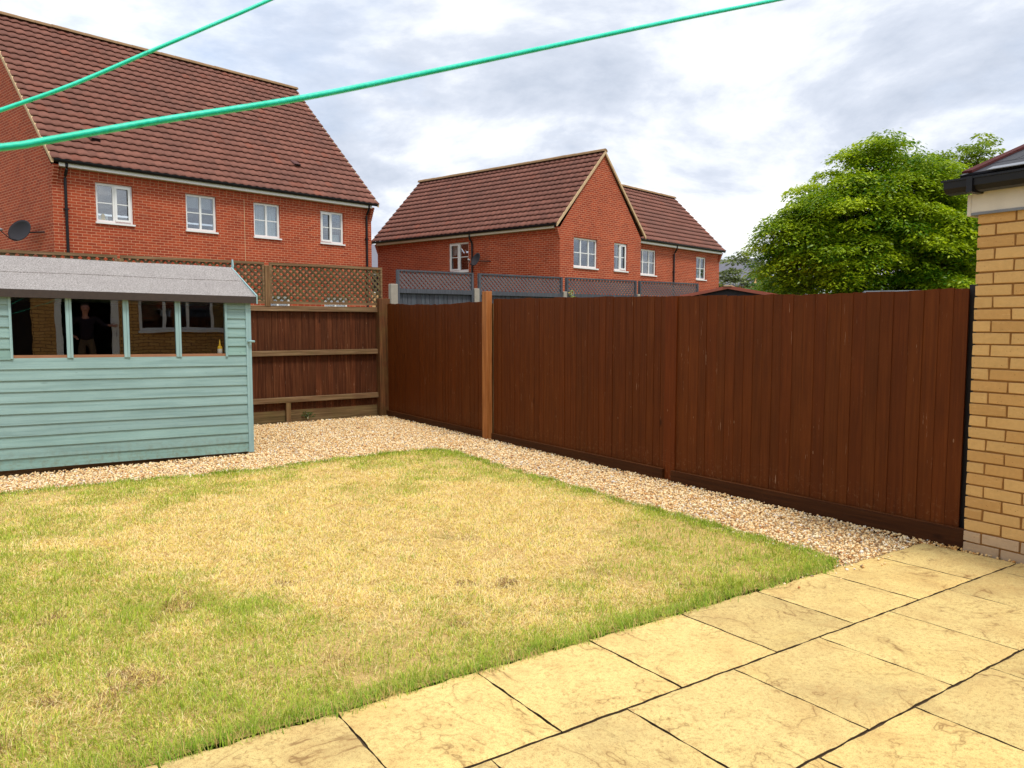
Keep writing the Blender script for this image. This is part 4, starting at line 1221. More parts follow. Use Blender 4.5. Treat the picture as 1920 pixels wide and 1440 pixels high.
H2a = Vector((.67914, .73401, 0)); H2b = Vector((-.77432, .63279, 0))
C2 = Vector((1.699, 27.35, 0)); F2 = Frame(C2, H2a, H2b)
def house_two():
    Wd, Ln, EW, RZ = 5.16, 9.74, 4.80, 7.82
    t = thing('gable_house', 'red brick house in the centre with its brick gable towards the garden', 'house', F2.p(Wd / 2, Ln / 2, GZ))
    fl = Frame(F2.o, H2b, H2a)                    # left flank: a runs back, b inwards
    gw = [(.79, 2.235, 3.445, 4.512), (3.315, 4.215, 3.445, 4.512)]
    lw = [(4.392, 5.469, 3.445, 4.58)]
    mb = MB()
    wall_with_holes(mb, F2, 0, Wd, GZ, EW, gw)
    mb.face([F2.p(0, 0, EW), F2.p(Wd, 0, EW), F2.p(Wd / 2, 0, RZ - .05)], [(0, EW), (Wd, EW), (Wd / 2, RZ - .05)])
    wall_with_holes(mb, fl, 0, Ln, GZ, EW, lw)
    mb.face([F2.p(Wd, 0, GZ), F2.p(Wd, Ln, GZ), F2.p(Wd, Ln, EW), F2.p(Wd, 0, EW)], [(0, GZ), (Ln, GZ), (Ln, EW), (0, EW)])
    q = [(0, GZ), (Wd, GZ), (Wd, EW), (Wd / 2, RZ - .05), (0, EW)]
    mb.face([F2.p(a, Ln, z) for a, z in q], q)
    dentils(mb, fl, .12, Ln - .1, 4.50)
    # soldier course over the gable's wide window
    for i in range(20):
        mb.uvo = (i * .31, .013); mb.box(F2, .80 + i * .0715, .80 + i * .0715 + .064, -.006, -.001, 4.53, 4.735)
    mb.uvo = (0, 0)
    for i, z in enumerate((4.42, 4.495, 4.57, 4.645, 4.72)):
        mb.box(fl, Ln - .11, Ln + .004, -.03 * (i + 1), -.001, z, z + .074)
        mb.box(fl, -.004, .11, -.03 * (i + 1), -.001, z, z + .074)
    mb.build('wall', M['brick'], t)
    mb = MB(); mb.box(fl, .12, Ln - .12, -.20, -.182, 4.755, 4.835); mb.box(fl, .12, Ln - .12, -.181, -.001, 4.757, 4.775); mb.build('fascia', M['cream'], t)
    gutter(t, fl, .02, Ln + .05, 4.90, -.31, -.20)
    swan_pipe(t, fl, 4.15, GZ, 4.86)
    window(t, F2, *gw[0], 3, curtain=None); window(t, F2, *gw[1], 2, heavy=(1,), curtain=[(3.75, 3.86, 3.5, 4.47, 'curtain', .01)])
    window(t, fl, *lw[0], 2, heavy=(1,), curtain=[(4.98, 5.42, 4.1, 4.52, 'curtain', .01)])
    zE = 4.885; ov = .25; rise = RZ - zE; run = Wd / 2 + ov; S = math.hypot(rise, run)
    for sgn, a0, sd in ((1, -ov, 5), (-1, Wd + ov, 6)):
        B = (H2a * (run * sgn) + Vector((0, 0, rise))) / S
        N = H2b.cross(B).normalized(); N = N if N.z > 0 else -N
        roof_slope('roof', F2.p(a0, -.06, zE), H2b, Ln + .18, B, S, N, t, seed=sd, sub=6 if sgn == 1 else 2)
    ridge(t, F2.p(Wd / 2, -.08, RZ + .03), F2.p(Wd / 2, Ln + .14, RZ + .03), .12)
    fv = Frame(F2.o, H2b, H2a)
    verge(t, fv, [(-.085, -ov, zE + .03), (-.085, Wd / 2, RZ + .03), (-.085, Wd + ov, zE + .03)], .055, .12)
    verge(t, fv, [(Ln + .08, -ov, zE + .03), (Ln + .08, Wd / 2, RZ + .03), (Ln + .08, Wd + ov, zE + .03)], .055, .12)
    p = F2.p(-.42, 3.62, 3.83)
    dish('small dark satellite dish beside the downpipe of the central gable house', fl, p, (-.62, -.55, .35), F2.p(-.004, 3.25, 3.74), .46, .54)
house_two()

def house_three():
    """wing set back behind the gable house, running to the right"""
    b0, a0, a1, D, EW, RZ = 1.0, 5.19, 13.72, 5.2, 4.86, 7.80
    F = F2.at(0, b0, 0)
    t = thing('terraced_house', 'red brick house adjoining the gable house on its right, set back behind it', 'house', F.p((a0 + a1) / 2, D / 2, GZ))
    ws = [(6.50, 7.965, 3.495, 4.59), (11.47, 12.42, 3.50, 4.565)]
    mb = MB(); wall_with_holes(mb, F, a0, a1, GZ, EW, ws)
    for a in (a0, a1):
        q = [(0, GZ), (D, GZ), (D, EW), (D / 2, RZ - .05), (0, EW)]
        mb.face([F.p(a, b, z) for b, z in q], q)
    mb.face([F.p(a0, D, GZ), F.p(a1, D, GZ), F.p(a1, D, EW), F.p(a0, D, EW)], [(a0, GZ), (a1, GZ), (a1, EW), (a0, EW)])
    dentils(mb, F, a0 + .1, a1 - .1, 4.56)
    for i, z in enumerate((4.42, 4.495, 4.57, 4.645, 4.72, 4.795)): mb.box(F, a1 - .12, a1 + .004, -.03 * (i + 1), -.001, z, z + .074)
    mb.build('wall', M['brick'], t)
    mb = MB(); mb.box(F, a0 + .02, a1 - .12, -.20, -.182, 4.80, 4.90); mb.box(F, a0 + .02, a1 - .12, -.181, -.001, 4.802, 4.82); mb.build('fascia', M['upvc'], t)
    gutter(t, F, a0 + .15, a1 + .05, 4.955, -.31, -.20)
    swan_pipe(t, F, 9.37, GZ, 4.92)
    window(t, F, *ws[0], 3); window(t, F, *ws[1], 2, curtain=[(11.95, 12.35, 3.56, 4.0, 'curtain', .01)])
    zE = 4.94; ov = .25; rise = RZ - zE; run = D / 2 + ov; S = math.hypot(rise, run)
    for sgn, bb, sd in ((1, -ov, 8), (-1, D + ov, 9)):
        B = (H2b * (run * sgn) + Vector((0, 0, rise))) / S
        N = H2a.cross(B).normalized(); N = N if N.z > 0 else -N
        roof_slope('roof', F.p(a0 - .02, bb, zE), H2a, a1 - a0 + .16, B, S, N, t, seed=sd, sub=6 if sgn == 1 else 2)
    ridge(t, F.p(a0 - .02, D / 2, RZ + .03), F.p(a1 + .13, D / 2, RZ + .03), .12)
    verge(t, F, [(a1 + .07, -ov, zE + .03), (a1 + .07, D / 2, RZ + .03), (a1 + .07, D + ov, zE + .03)], .055, .11)
house_three()

def small_house(name, label, p, ua, L, D, ew, rz, wallmat, roofmat, z0=-.75):
    ua = Vector(ua).normalized(); ub = Vector((-ua.y, ua.x, 0)); F = Frame(p, ua, ub)
    t = thing(name, label, 'house', F.p(L / 2, D / 2, z0))
    mb = MB(); mb.box(F, 0, L, 0, D, z0, ew)
    for a in (0, L): mb.face([F.p(a, 0, ew), F.p(a, D, ew), F.p(a, D / 2, rz - .05)])
    mb.build('wall', M[wallmat], t)
    mb = MB(); o = .25
    for s in (0, 1):
        be, br = (-o, D / 2) if s == 0 else (D + o, D / 2)
        q = []
        for dz in (-.12, 0):
            q += [F.p(-o, be, ew + dz), F.p(L + o, be, ew + dz), F.p(L + o, br, rz + dz), F.p(-o, br, rz + dz)]
        mb.hexa(q)
    mb.build('roof', M[roofmat], t)
    mb = MB(); mb.box(F, -o - .03, L + o + .03, -o - .10, -o - .005, ew - .1, ew + .02); mb.build('gutter', M['upvc'], t)
    return t, F
def far_houses():
    t, F = small_house('distant_house', 'pale house glimpsed in the gap between the left house and the gable house', (-9.6, 44.0, 0), (.95, .3, 0), 6, 7, 4.6, 6.35, 'buff', 'slate')
    mb = MB(); mb.box(F, 1.1, 2.0, -.03, -.003, 3.2, 4.3); w = mb.build('window', M['upvc'], t)
    mb = MB(); mb.box(F, 1.18, 1.92, -.036, -.031, 3.28, 4.22); mb.build('pane', M['black'], w)
    # gable towards the right, ridge running away to the left
    t, F = small_house('distant_house', 'far house with a grey slate roof and a buff gable left of the green tree', (19.55, 59.0, 0), (-.80, .60, 0), 12, 3.6, 4.3, 6.35, 'buff', 'slate', -1.5)
far_houses()

# ------------------------------------------------------------------ low sheds beyond the right fence
def low_shed():
    ua = Vector((.93, -.37, 0)).normalized(); ub = Vector((.37, .93, 0)).normalized()
    F = Frame((2.90, 10.3, 0), ua, ub)
    t = thing('metal_shed', 'low charcoal shed with a rusty brown roof showing over the brown fence', 'shed', F.p(0, 1.2, -.14))
    w, zr, ze, D = 1.25, 1.835, 1.60, 2.6
    mb = MB()
    for b in (0, D): mb.face([F.p(-w, b, -.14), F.p(w, b, -.14), F.p(w, b, ze), F.p(0, b, zr - .01), F.p(-w, b, ze)])
    for a in (-w, w): mb.face([F.p(a, 0, -.14), F.p(a, D, -.14), F.p(a, D, ze), F.p(a, 0, ze)])
    mb.build('wall', M['blackmatt'], t)
    mb = MB()
    for s in (-1, 1):
        n = 14; q = []
        for dz in (-.028, 0):
            q += [F.p(s * (w + .08), -.06, ze - .02 + dz), F.p(0, -.06, zr + dz), F.p(0, D + .06, zr + dz), F.p(s * (w + .08), D + .06, ze - .02 + dz)]
        mb.hexa(q)
        for k in range(n):
            b = -.02 + (D + .02) * k / n
            mb.bar(F.p(s * (w + .08), b, ze - .012), F.p(0, b, zr + .008), ub, .012, .03)
    rf = mb.build('roof', M['rust'], t)
    mb = MB(); mb.box(F, -.05, .05, -.07, D + .07, zr + .004, zr + .02); mb.build('ridge', M['verge'], rf)
low_shed()
def grey_outbuilding():
    F = Frame((4.35, 9.3, 0), (.93, -.37, 0), (.37, .93, 0))
    t = thing('outbuilding', 'pale grey flat roof edge just visible over the fence under the green tree', 'outbuilding', F.p(.5, .6, -.14))
    mb = MB(); mb.box(F, 0, 1.3, .05, 1.4, -.14, 1.66); mb.build('wall', M['concrete'], t)
    mb = MB(); mb.box(F, -.08, 1.38, -.03, 1.48, 1.662, 1.735); mb.build('roof', M['lead'], t, bevel=.006)
grey_outbuilding()

# ------------------------------------------------------------------ buff brick building at the right
wd = Vector((.53575, -.84438, 0)); wn = Vector((.84438, .53575, 0))     # along the wall towards the house; into the building
FW = Frame((2.93, 4.86, 0), wd, wn)
def right_building():
    rnd = random.Random(9)
    Lw, D = 4.9, 3.2; top = 2.022
    t = thing('brick_outbuilding', 'buff brick building at the right edge with black gutter and weathered fascia', 'building', FW.p(Lw / 2, D / 2, -.15))
    mb = MB(); mb.box(FW, .014, Lw, .009, .10, -.4, top); mb.box(FW, .014, .11, .105, D, -.4, top)
    mb.build('wall', M['mortar'], t)
    mb = MB()
    row = 0; z = -.225 + .005
    while z < top - .02:
        h = min(.065, top - .001 - z)
        a = .0 - (.1125 if row % 2 == 0 else 0)
        while a < 2.2:
            a0, a1 = max(a, 0), a + .215
            if a1 > .02:
                g = rnd.uniform(.93, 1.05)
                if row < 3: base = Vector(lin(188, 162, 134)[:3]) * rnd.uniform(.85, 1.05)
                else: base = Vector((lin(210, 170, 112) if rnd.random() < .72 else lin(198, 155, 98))[:3]) * g
                mb.col = (*base, 1)
                j = lambda: rnd.uniform(-.0025, .0025)
                b0 = rnd.uniform(-.002, .002)
                q = [FW.p(a0 + j(), b0, z + j()), FW.p(a1 + j(), b0 + j(), z + j()), FW.p(a1, .05, z), FW.p(a0 + (.0 if a0 > 0 else 0), .05, z),
                     FW.p(a0 + j(), b0 + j(), z + h + j()), FW.p(a1 + j(), b0 + j(), z + h + j()), FW.p(a1, .05, z + h), FW.p(a0, .05, z + h)]
                mb.hexa(q)
            a += .225
        # returns round the corner
        if row % 2 == 1:
            pass
        z += .075; row += 1
    mb.build('brickwork', M['buffbrick'], t, bevel=.004)
    mb = MB(); mb.box(FW, -.035, Lw, -.02, .08, top + .003, top + .135); mb.box(FW, -.062, -.037, -.016, .35, top - .015, top + .12); mb.build('fascia', M['cream'], t, bevel=.003)
    mb = MB()
    k = -.03
    while k < Lw: mb.box(FW, k, k + .6, -.026, .02, top - .012, top + .002); k += .605
    mb.build('lead_flashing', M['lead'], t)
    # square-profile black gutter with a union bracket
    mb = MB(); ga, gb = -.145, Lw
    prof = [(-.150, 2.226), (-.146, 2.176), (-.12, 2.148), (-.06, 2.142), (-.03, 2.155), (-.026, 2.222)]
    A = [FW.p(ga, b, z) for b, z in prof]; B = [FW.p(gb, b, z) for b, z in prof]
    for k in range(len(prof) - 1): mb.face([A[k], B[k], B[k + 1], A[k + 1]])
    mb.face([A[0], A[1], A[2], A[3], A[4], A[5]]); mb.face(B)
    mb.box(FW, ga - .012, gb, -.158, -.146, 2.218, 2.230)
    mb.box(FW, .0, .035, -.160, -.02, 2.136, 2.232)
    mb.build('gutter', M['black'], t)
    # roof: slates above the gutter, reddish verge tiles at the near end
    S = 2.3; pit = math.radians(19)
    up = wn * math.cos(pit) + Vector((0, 0, math.sin(pit))); nn = -wn * math.sin(pit) + Vector((0, 0, math.cos(pit)))
    Fo = Frame(FW.p(0, -.09, 2.246), wd, up, nn)
    mb = MB()
    r = 0; s = 0
    while s < S:
        a = -.02 - (.15 if r % 2 else 0)
        while a < Lw:
            g = rnd.uniform(.75, 1.25); mb.col = (g, g, g, 1)
            mb.box(Fo, max(a, -.02), a + .296, s, min(s + .33, S), .004 + rnd.uniform(0, .002), .016 + rnd.uniform(0, .003)); a += .30
        s += .26; r += 1
    mb.box(Fo, 0, Lw, 0, S, -.05, 0)
    rf = mb.build('roof', M['darkslate'], t)
    mb = MB(); s = 0
    while s < S:
        g = rnd.uniform(.8, 1.2); mb.col = (g, g, g, 1)
        mb.box(Fo, -.06, .0, s, s + .30, .018 + rnd.uniform(0, .003), .034); s += .29
    mb.build('verge', M['redtile'], rf)
    mb = MB(); mb.box(Fo, -.075, -.021, 0, S, -.09, .012); mb.build('bargeboard', M['black'], rf)
    mb = MB()
    for k in range(8):
        mb.box(Fo, .1 + k * .55, .62 + k * .55, -.035, .05, .022, .027 + .002 * (k % 2))
    mb.build('eaves_strip', M['lead'], rf)
right_building()

# ------------------------------------------------------------------ the house behind the camera (seen in the shed's panes)
RU = Vector((.82826, .56034, 0)); RV = Vector((-.56034, .82826, 0))
FH = Frame(RV * -1.45, RU, -RV)                # b runs into the house
def rear_house():
    t = thing('buff_house', 'buff brick house with dark doorway and white window, mirrored in the shed panes', 'house', FH.p(1, 2, 0))
    A0, A1, top, D = -5.2, 5.5, 2.38, 4.0
    holes = [(-.95, .65, -.05, 2.15), (1.10, 2.32, -.05, 2.15), (2.73, 4.85, 1.20, 2.15)]
    mb = MB(); wall_with_holes(mb, FH, A0, A1, -.3, top, holes, depth=.12)
    for a in (A0, A1): mb.face([FH.p(a, 0, -.3), FH.p(a, D, -.3), FH.p(a, D, top), FH.p(a, 0, top)], [(0, -.3), (D, -.3), (D, top), (0, top)])
    mb.face([FH.p(A0, D, -.3), FH.p(A1, D, -.3), FH.p(A1, D, top), FH.p(A0, D, top)], [(A0, 0), (A1, 0), (A1, top), (A0, top)])
    mb.build('wall', M['brick_rear'], t)
    mb = MB(); mb.box(FH, A0 + .1, A1 - .1, .14, D - .1, -.02, .08); mb.box(FH, A0 + .1, A1 - .1, .14, D - .1, 2.30, 2.35)
    for a in (.8, 2.5): mb.box(FH, a, a + .08, .16, 3.2, .08, 2.30)
    mb.box(FH, A0 + .1, A1 - .1, 3.3, 3.4, .08, 2.30)
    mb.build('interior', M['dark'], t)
    mb = MB()
    for a0, a1 in ((1.10, 1.22), (2.17, 2.32)): mb.box(FH, a0, a1, -.015, .09, -.05, 2.15)
    mb.box(FH, 1.22, 2.17, -.012, .09, 2.05, 2.15); d = mb.build('door_frame', M['upvc'], t)
    mb = MB(); mb.tube([FH.p(2.26, -.05, 1.06), FH.p(2.26, -.05, 1.2)], .011, 8); mb.box(FH, 2.245, 2.275, -.05, -.016, 1.12, 1.14); mb.build('handle', M['metal'], d)
    mb = MB(); mb.box(FH, -.95, .65, .06, .075, -.05, 2.15); mb.build('door', M['dark'], t)
    window(t, FH, 2.73, 4.85, 1.20, 2.15, 4, b=.02, bar=False)
    mb = MB(); mb.box(FH, .95, 2.45, -.30, .135, -.12, .08); mb.build('doorstep', M['concrete'], t, bevel=.01)
    mb = MB()
    up = Vector((-RV.x * .86, -RV.y * .86, .5)); 
    q = []
    for dz in (-.06, .02):
        q += [FH.p(A0 - .2, -.25, 2.36 + dz), FH.p(A1, -.25, 2.36 + dz), FH.p(A1, D, 3.2 + dz), FH.p(A0 - .2, D, 3.2 + dz)]
    mb.hexa(q); mb.build('roof', M['darkslate'], t)
    gutter(t, FH, A0 - .2, A1, 2.37, -.34, -.24)
rear_house()

def skin_mesh(name, mat, parent, chains, fr, sub=2):
    """chains: {id: ((x,y,z), radius)}, edges; first vertex is the root"""
    verts, edges = chains
    ids = list(verts); me = bpy.data.meshes.new(name); o_ = off(parent)
    me.from_pydata([fr.p(*verts[i][0]) - o_ for i in ids], [(ids.index(a), ids.index(b)) for a, b in edges], [])
    o = bpy.data.objects.new(name, me); COL.objects.link(o)
    sk = o.modifiers.new('skin', 'SKIN'); sk.use_smooth_shade = True
    for i, k in enumerate(ids):
        r = verts[k][1]
        me.skin_vertices[0].data[i].radius = r if isinstance(r, tuple) else (r, r)
        me.skin_vertices[0].data[i].use_root = (i == 0)
    sb = o.modifiers.new('subdiv', 'SUBSURF'); sb.levels = sub; sb.render_levels = sub
    me.materials.append(mat); o.parent = parent; OFF[o.name] = o_
    return o

def person():
    base = FH.p(1.67, .02, .081)
    fr = Frame(base, RU, RV)                # x to the person's right, y forward
    t = thing('person', 'person in a dark jumper, hand on hip, seen mirrored in a shed pane', 'person', base)
    v = {'pel': ((0, 0, .94), (.075, .055)), 'wai': ((0, .01, 1.08), (.075, .055)), 'che': ((0, 0, 1.28), (.145, .10)), 'nec0': ((0, -.01, 1.42), (.07, .065)),
         'nec': ((0, 0, 1.475), .052), 'jaw': ((0, .022, 1.545), (.062, .068)), 'mid': ((0, .012, 1.61), (.074, .088)), 'cro': ((0, 0, 1.68), (.066, .078))}
    e = [('pel', 'wai'), ('wai', 'che'), ('che', 'nec0'), ('nec0', 'nec'), ('nec', 'jaw'), ('jaw', 'mid'), ('mid', 'cro')]
    v.update({'nose': ((0, .100, 1.592), (.016, .02))}); e += [('mid', 'nose')]
    for s, n in ((1, 'R'), (-1, 'L')):
        v['ear' + n] = ((s * .092, -.008, 1.60), .016); e.append(('mid', 'ear' + n))
        v.update({'hip' + n: ((s * .095, 0, .84), .068), 'kne' + n: ((s * .12, .02, .50), .058), 'cal' + n: ((s * .125, -.01, .34), .055), 'ank' + n: ((s * .13, -.02, .09), .036), 'toe' + n: ((s * .15, .13, .035), (.042, .028))})
        e += [('pel', 'hip' + n), ('hip' + n, 'kne' + n), ('kne' + n, 'cal' + n), ('cal' + n, 'ank' + n), ('ank' + n, 'toe' + n)]
    arm = {'R': [(.175, -.01, 1.395), (.36, .01, 1.23), (.475, .09, 1.235)], 'L': [(-.175, -.01, 1.395), (-.44, -.06, 1.165), (-.27, .075, 1.035)]}
    for n in 'RL':
        sh, el, wr = arm[n]
        v.update({'sho' + n: (sh, .062), 'elb' + n: (el, .043), 'wri' + n: (wr, .028)}); e += [('che', 'sho' + n), ('sho' + n, 'elb' + n), ('elb' + n, 'wri' + n)]
        d = (Vector(wr) - Vector(el)).normalized()
        up = Vector((0, 0, 1)) if n == 'R' else Vector((.3, .9, .2)).normalized()
        sd = d.cross(up).normalized(); 
        palm = Vector(wr) + d * .055
        v['palm' + n] = (tuple(palm), (.036, .018)); e.append(('wri' + n, 'palm' + n))
        side = up
        curl = sd * (.02 if n == 'R' else -.02)
        for k, (o_, ln) in enumerate(((-.028, .060), (-.010, .072), (.009, .078), (.027, .068))):
            b = palm + side * o_ + d * .03; m = b + d * ln * .55 + curl * .4; tp = b + d * ln * .95 + curl * 1.3
            for q, (pt, r) in enumerate(((b, .0095), (m, .0085), (tp, .007))): v[f'f{n}{k}{q}'] = (tuple(pt), r)
            e += [('palm' + n, f'f{n}{k}0'), (f'f{n}{k}0', f'f{n}{k}1'), (f'f{n}{k}1', f'f{n}{k}2')]
        b = Vector(wr) + d * .03 + side * .03; m = b + side * .026 + d * .022; tp = m + side * .008 + d * .028
        for q, (pt, r) in enumerate(((b, .011), (m, .0095), (tp, .008))): v[f't{n}{q}'] = (tuple(pt), r)
        e += [('wri' + n, f't{n}0'), (f't{n}0', f't{n}1'), (f't{n}1', f't{n}2')]
    skin_mesh('body', M['skin'], t, (v, e), fr)
    g = lambda k, s: (v[k][0], tuple(x * s for x in v[k][1]) if isinstance(v[k][1], tuple) else v[k][1] * s)
    jv = {'wai': ((0, .01, 1.09), (.135, .10)), 'mid': ((0, 0, 1.0), (.145, .11)), 'low': ((0, 0, .90), (.16, .125)), 'che': g('che', 1.1), 'nec0': ((0, -.01, 1.43), (.075, .07))}; je = [('wai', 'mid'), ('mid', 'low'), ('wai', 'che'), ('che', 'nec0')]
    for n in 'RL':
        w = Vector(v['wri' + n][0]) * .88 + Vector(v['elb' + n][0]) * .12
        jv.update({'sho' + n: g('sho' + n, 1.15), 'elb' + n: g('elb' + n, 1.25), 'cuf' + n: (tuple(w), .037)}); je += [('che', 'sho' + n), ('sho' + n, 'elb' + n), ('elb' + n, 'cuf' + n)]
    skin_mesh('jumper', M['jumper'], t, (jv, je), fr)
    tv = {'pel': ((0, 0, .95), (.145, .112)), 'top': ((0, .005, 1.05), (.132, .10))}; te = [('pel', 'top')]
    for n in 'RL':
        tv.update({'hip' + n: g('hip' + n, 1.15), 'kne' + n: g('kne' + n, 1.3), 'hem' + n: ((v['ank' + n][0][0], -.015, .10), .06)}); te += [('pel', 'hip' + n), ('hip' + n, 'kne' + n), ('kne' + n, 'hem' + n)]
    skin_mesh('trousers', M['trousers'], t, (tv, te), fr)
    hv = {'a': ((0, .005, 1.735), (.088, .085)), 'b': ((0, -.05, 1.67), (.105, .082)), 'c': ((0, -.06, 1.54), (.09, .05))}
    skin_mesh('hair', M['hair'], t, (hv, [('a', 'b'), ('b', 'c')]), fr)
    for s in (1, -1):
        mb = MB(); f2 = Frame(fr.p(s * .030, .092, 1.618), RU, RV); mb.lathe(f2, [(.0, -.009), (.009, -.004), (.009, .004), (.0, .009)], 10); mb.build('eye', M['black'], t, smooth=True)
        mb = MB(); fs = Frame(fr.p(s * .15, .07, 0), RU, RV)
        mb.hexa([fs.p(-.045, -.13, 0), fs.p(.045, -.13, 0), fs.p(.05, .12, 0), fs.p(-.045, .12, 0), fs.p(-.04, -.12, .09), fs.p(.04, -.12, .09), fs.p(.04, .10, .05), fs.p(-.035, .10, .05)])
        mb.build('shoe', M['shoe'], t, bevel=.015)
    mb = MB(); mb.box(fr, -.024, .024, .082, .0925, 1.548, 1.556); mb.build('mouth', M['redtile'], t, bevel=.003)
person()

# ------------------------------------------------------------------ washing lines
def washing_line(label, pts, r):
    # a smooth run through the points, with a slight twist in the plastic skin
    P = [Vector(p) for p in pts]; out = []
    for i in range(len(P) - 1):
        p0, p1, p2, p3 = P[max(i - 1, 0)], P[i], P[i + 1], P[min(i + 2, len(P) - 1)]
        for k in range(8):
            t = k / 8
            out.append(.5 * ((2 * p1) + (p2 - p0) * t + (2 * p0 - 5 * p1 + 4 * p2 - p3) * t * t + (3 * p1 - p0 - 3 * p2 + p3) * t ** 3))
    out.append(P[-1])
    mb = MB(); mb.tube(out, r, 10)
    tag(mb.build('washing_line', M['line'], smooth=True), label, 'washing line', 'washing lines overhead')
washing_line('thicker green washing line crossing the picture from the left edge to the top right',
             [(-1.05, -.08, 1.19), (-.4113, .4341, 1.4062), (-.3292, .5006, 1.434), (-.3095, .5166, 1.442), (-.2534, .562, 1.467), (-.1678, .6313, 1.5032), (-.0678, .7124, 1.5508),
              (.0668, .8214, 1.6159), (.2091, .9366, 1.6845), (.3517, 1.0521, 1.7521), (.7168, 1.3479, 1.9261), (1.3, 1.82, 2.21)], .0024)
washing_line('shorter green washing line at upper left, over the roof of the tall red house',
             [(-1.3, .185, 1.05), (-.6084, .7037, 1.4644), (-.5096, .7778, 1.5333), (-.4564, .8177, 1.5714), (-.3955, .8634, 1.6208), (-.3423, .9032, 1.6638), (-.2896, .9428, 1.7072), (-.1152, 1.0736, 1.8547), (.4, 1.46, 2.32)], .0021)

# ------------------------------------------------------------------ trees and bushes
def foliage(name, parent, pads, leaves, size, cols, seed, droop=.25, width=.42, thick=.10):
    """pads: (x, y, z, radius, shade 0..1, outx, outy); leaf-sized quads scattered on drooping sprays"""
    rg = np.random.default_rng(seed)
    pads = np.array(pads); n = len(pads) * leaves
    P = np.repeat(pads, leaves, 0)
    ang = rg.uniform(0, 2 * np.pi, n); rr = np.sqrt(rg.random(n))
    # sprays are made of sub-twigs: quantise the angle so leaves line up along twigs
    tw = np.round(ang / (2 * np.pi / 9)) * (2 * np.pi / 9) + np.repeat(rg.uniform(0, 6.28, len(pads)), leaves)
    ang = tw + rg.normal(0, .17, n)
    R = P[:, 3] * rg.uniform(.85, 1.15, n)
    ox = np.cos(ang) * rr * R; oy = np.sin(ang) * rr * R
    zz = -droop * R * rr ** 2 + rg.normal(0, thick, n) * R
    out = P[:, 5] * ox + P[:, 6] * oy
    zz -= .30 * np.maximum(out, -R * .3)                     # the outward side hangs lower
    c = np.stack([P[:, 0] + ox, P[:, 1] + oy, P[:, 2] + zz], 1)
    la = ang + rg.choice([-1, 1], n) * rg.uniform(.3, 1.2, n)
    L = size * rg.uniform(.65, 1.25, n)
    d = np.stack([np.cos(la), np.sin(la), -rg.uniform(.05, .75, n)], 1); d /= np.linalg.norm(d, axis=1)[:, None]
    up = np.stack([rg.normal(0, .45, n), rg.normal(0, .45, n), np.ones(n)], 1)
    s = np.cross(d, up); s /= np.linalg.norm(s, axis=1)[:, None]
    nn = np.cross(s, d)
    w = L * width / 2
    a = c; b = c + d * (L * .45)[:, None] + s * w[:, None] + nn * (w * .25)[:, None]; t = c + d * L[:, None]; e = c + d * (L * .45)[:, None] - s * w[:, None] + nn * (w * .25)[:, None]
    vert = np.stack([a, b, t, e], 1).reshape(-1, 3)
    q = np.arange(n)[:, None] * 4 + np.array([0, 1, 2, 3])
    ca, cb = np.array(cols[0][:3]), np.array(cols[1][:3])
    m = np.clip(P[:, 4:5] + rg.normal(0, .18, (n, 1)), 0, 1)
    col = ca * (1 - m) + cb * m
    col = np.repeat(col, 4, 0)
    return np_mesh(name, vert, [q], M['leaf'], col, parent)

def limbs(mb, base, tips, r0, rnd, tiers=2):
    base = Vector(base)
    for tip in tips:
        tip = Vector(tip); d = tip - base
        pts = [base]; rs = [r0]
        n = 7
        for i in range(1, n + 1):
            t = i / n
            p = base + d * t + Vector((rnd.gauss(0, .05), rnd.gauss(0, .05), math.sin(t * math.pi) * .12 * d.length * .3))
            pts.append(p); rs.append(max(.008, r0 * (1 - t) ** .8 * .55 + .006))
        rs[0] = r0 * .6
        mb.tube(pts, rs, 7)
        if tiers:
            for i in (3, 4, 5, 6):
                a = rnd.uniform(0, 6.28); q = Vector((math.cos(a), math.sin(a), rnd.uniform(.0, .5))).normalized() * d.length * .28
                mb.tube([pts[i], pts[i] + q * .5 + Vector((0, 0, .03)), pts[i] + q], [rs[i] * .7, rs[i] * .45, .005], 5)

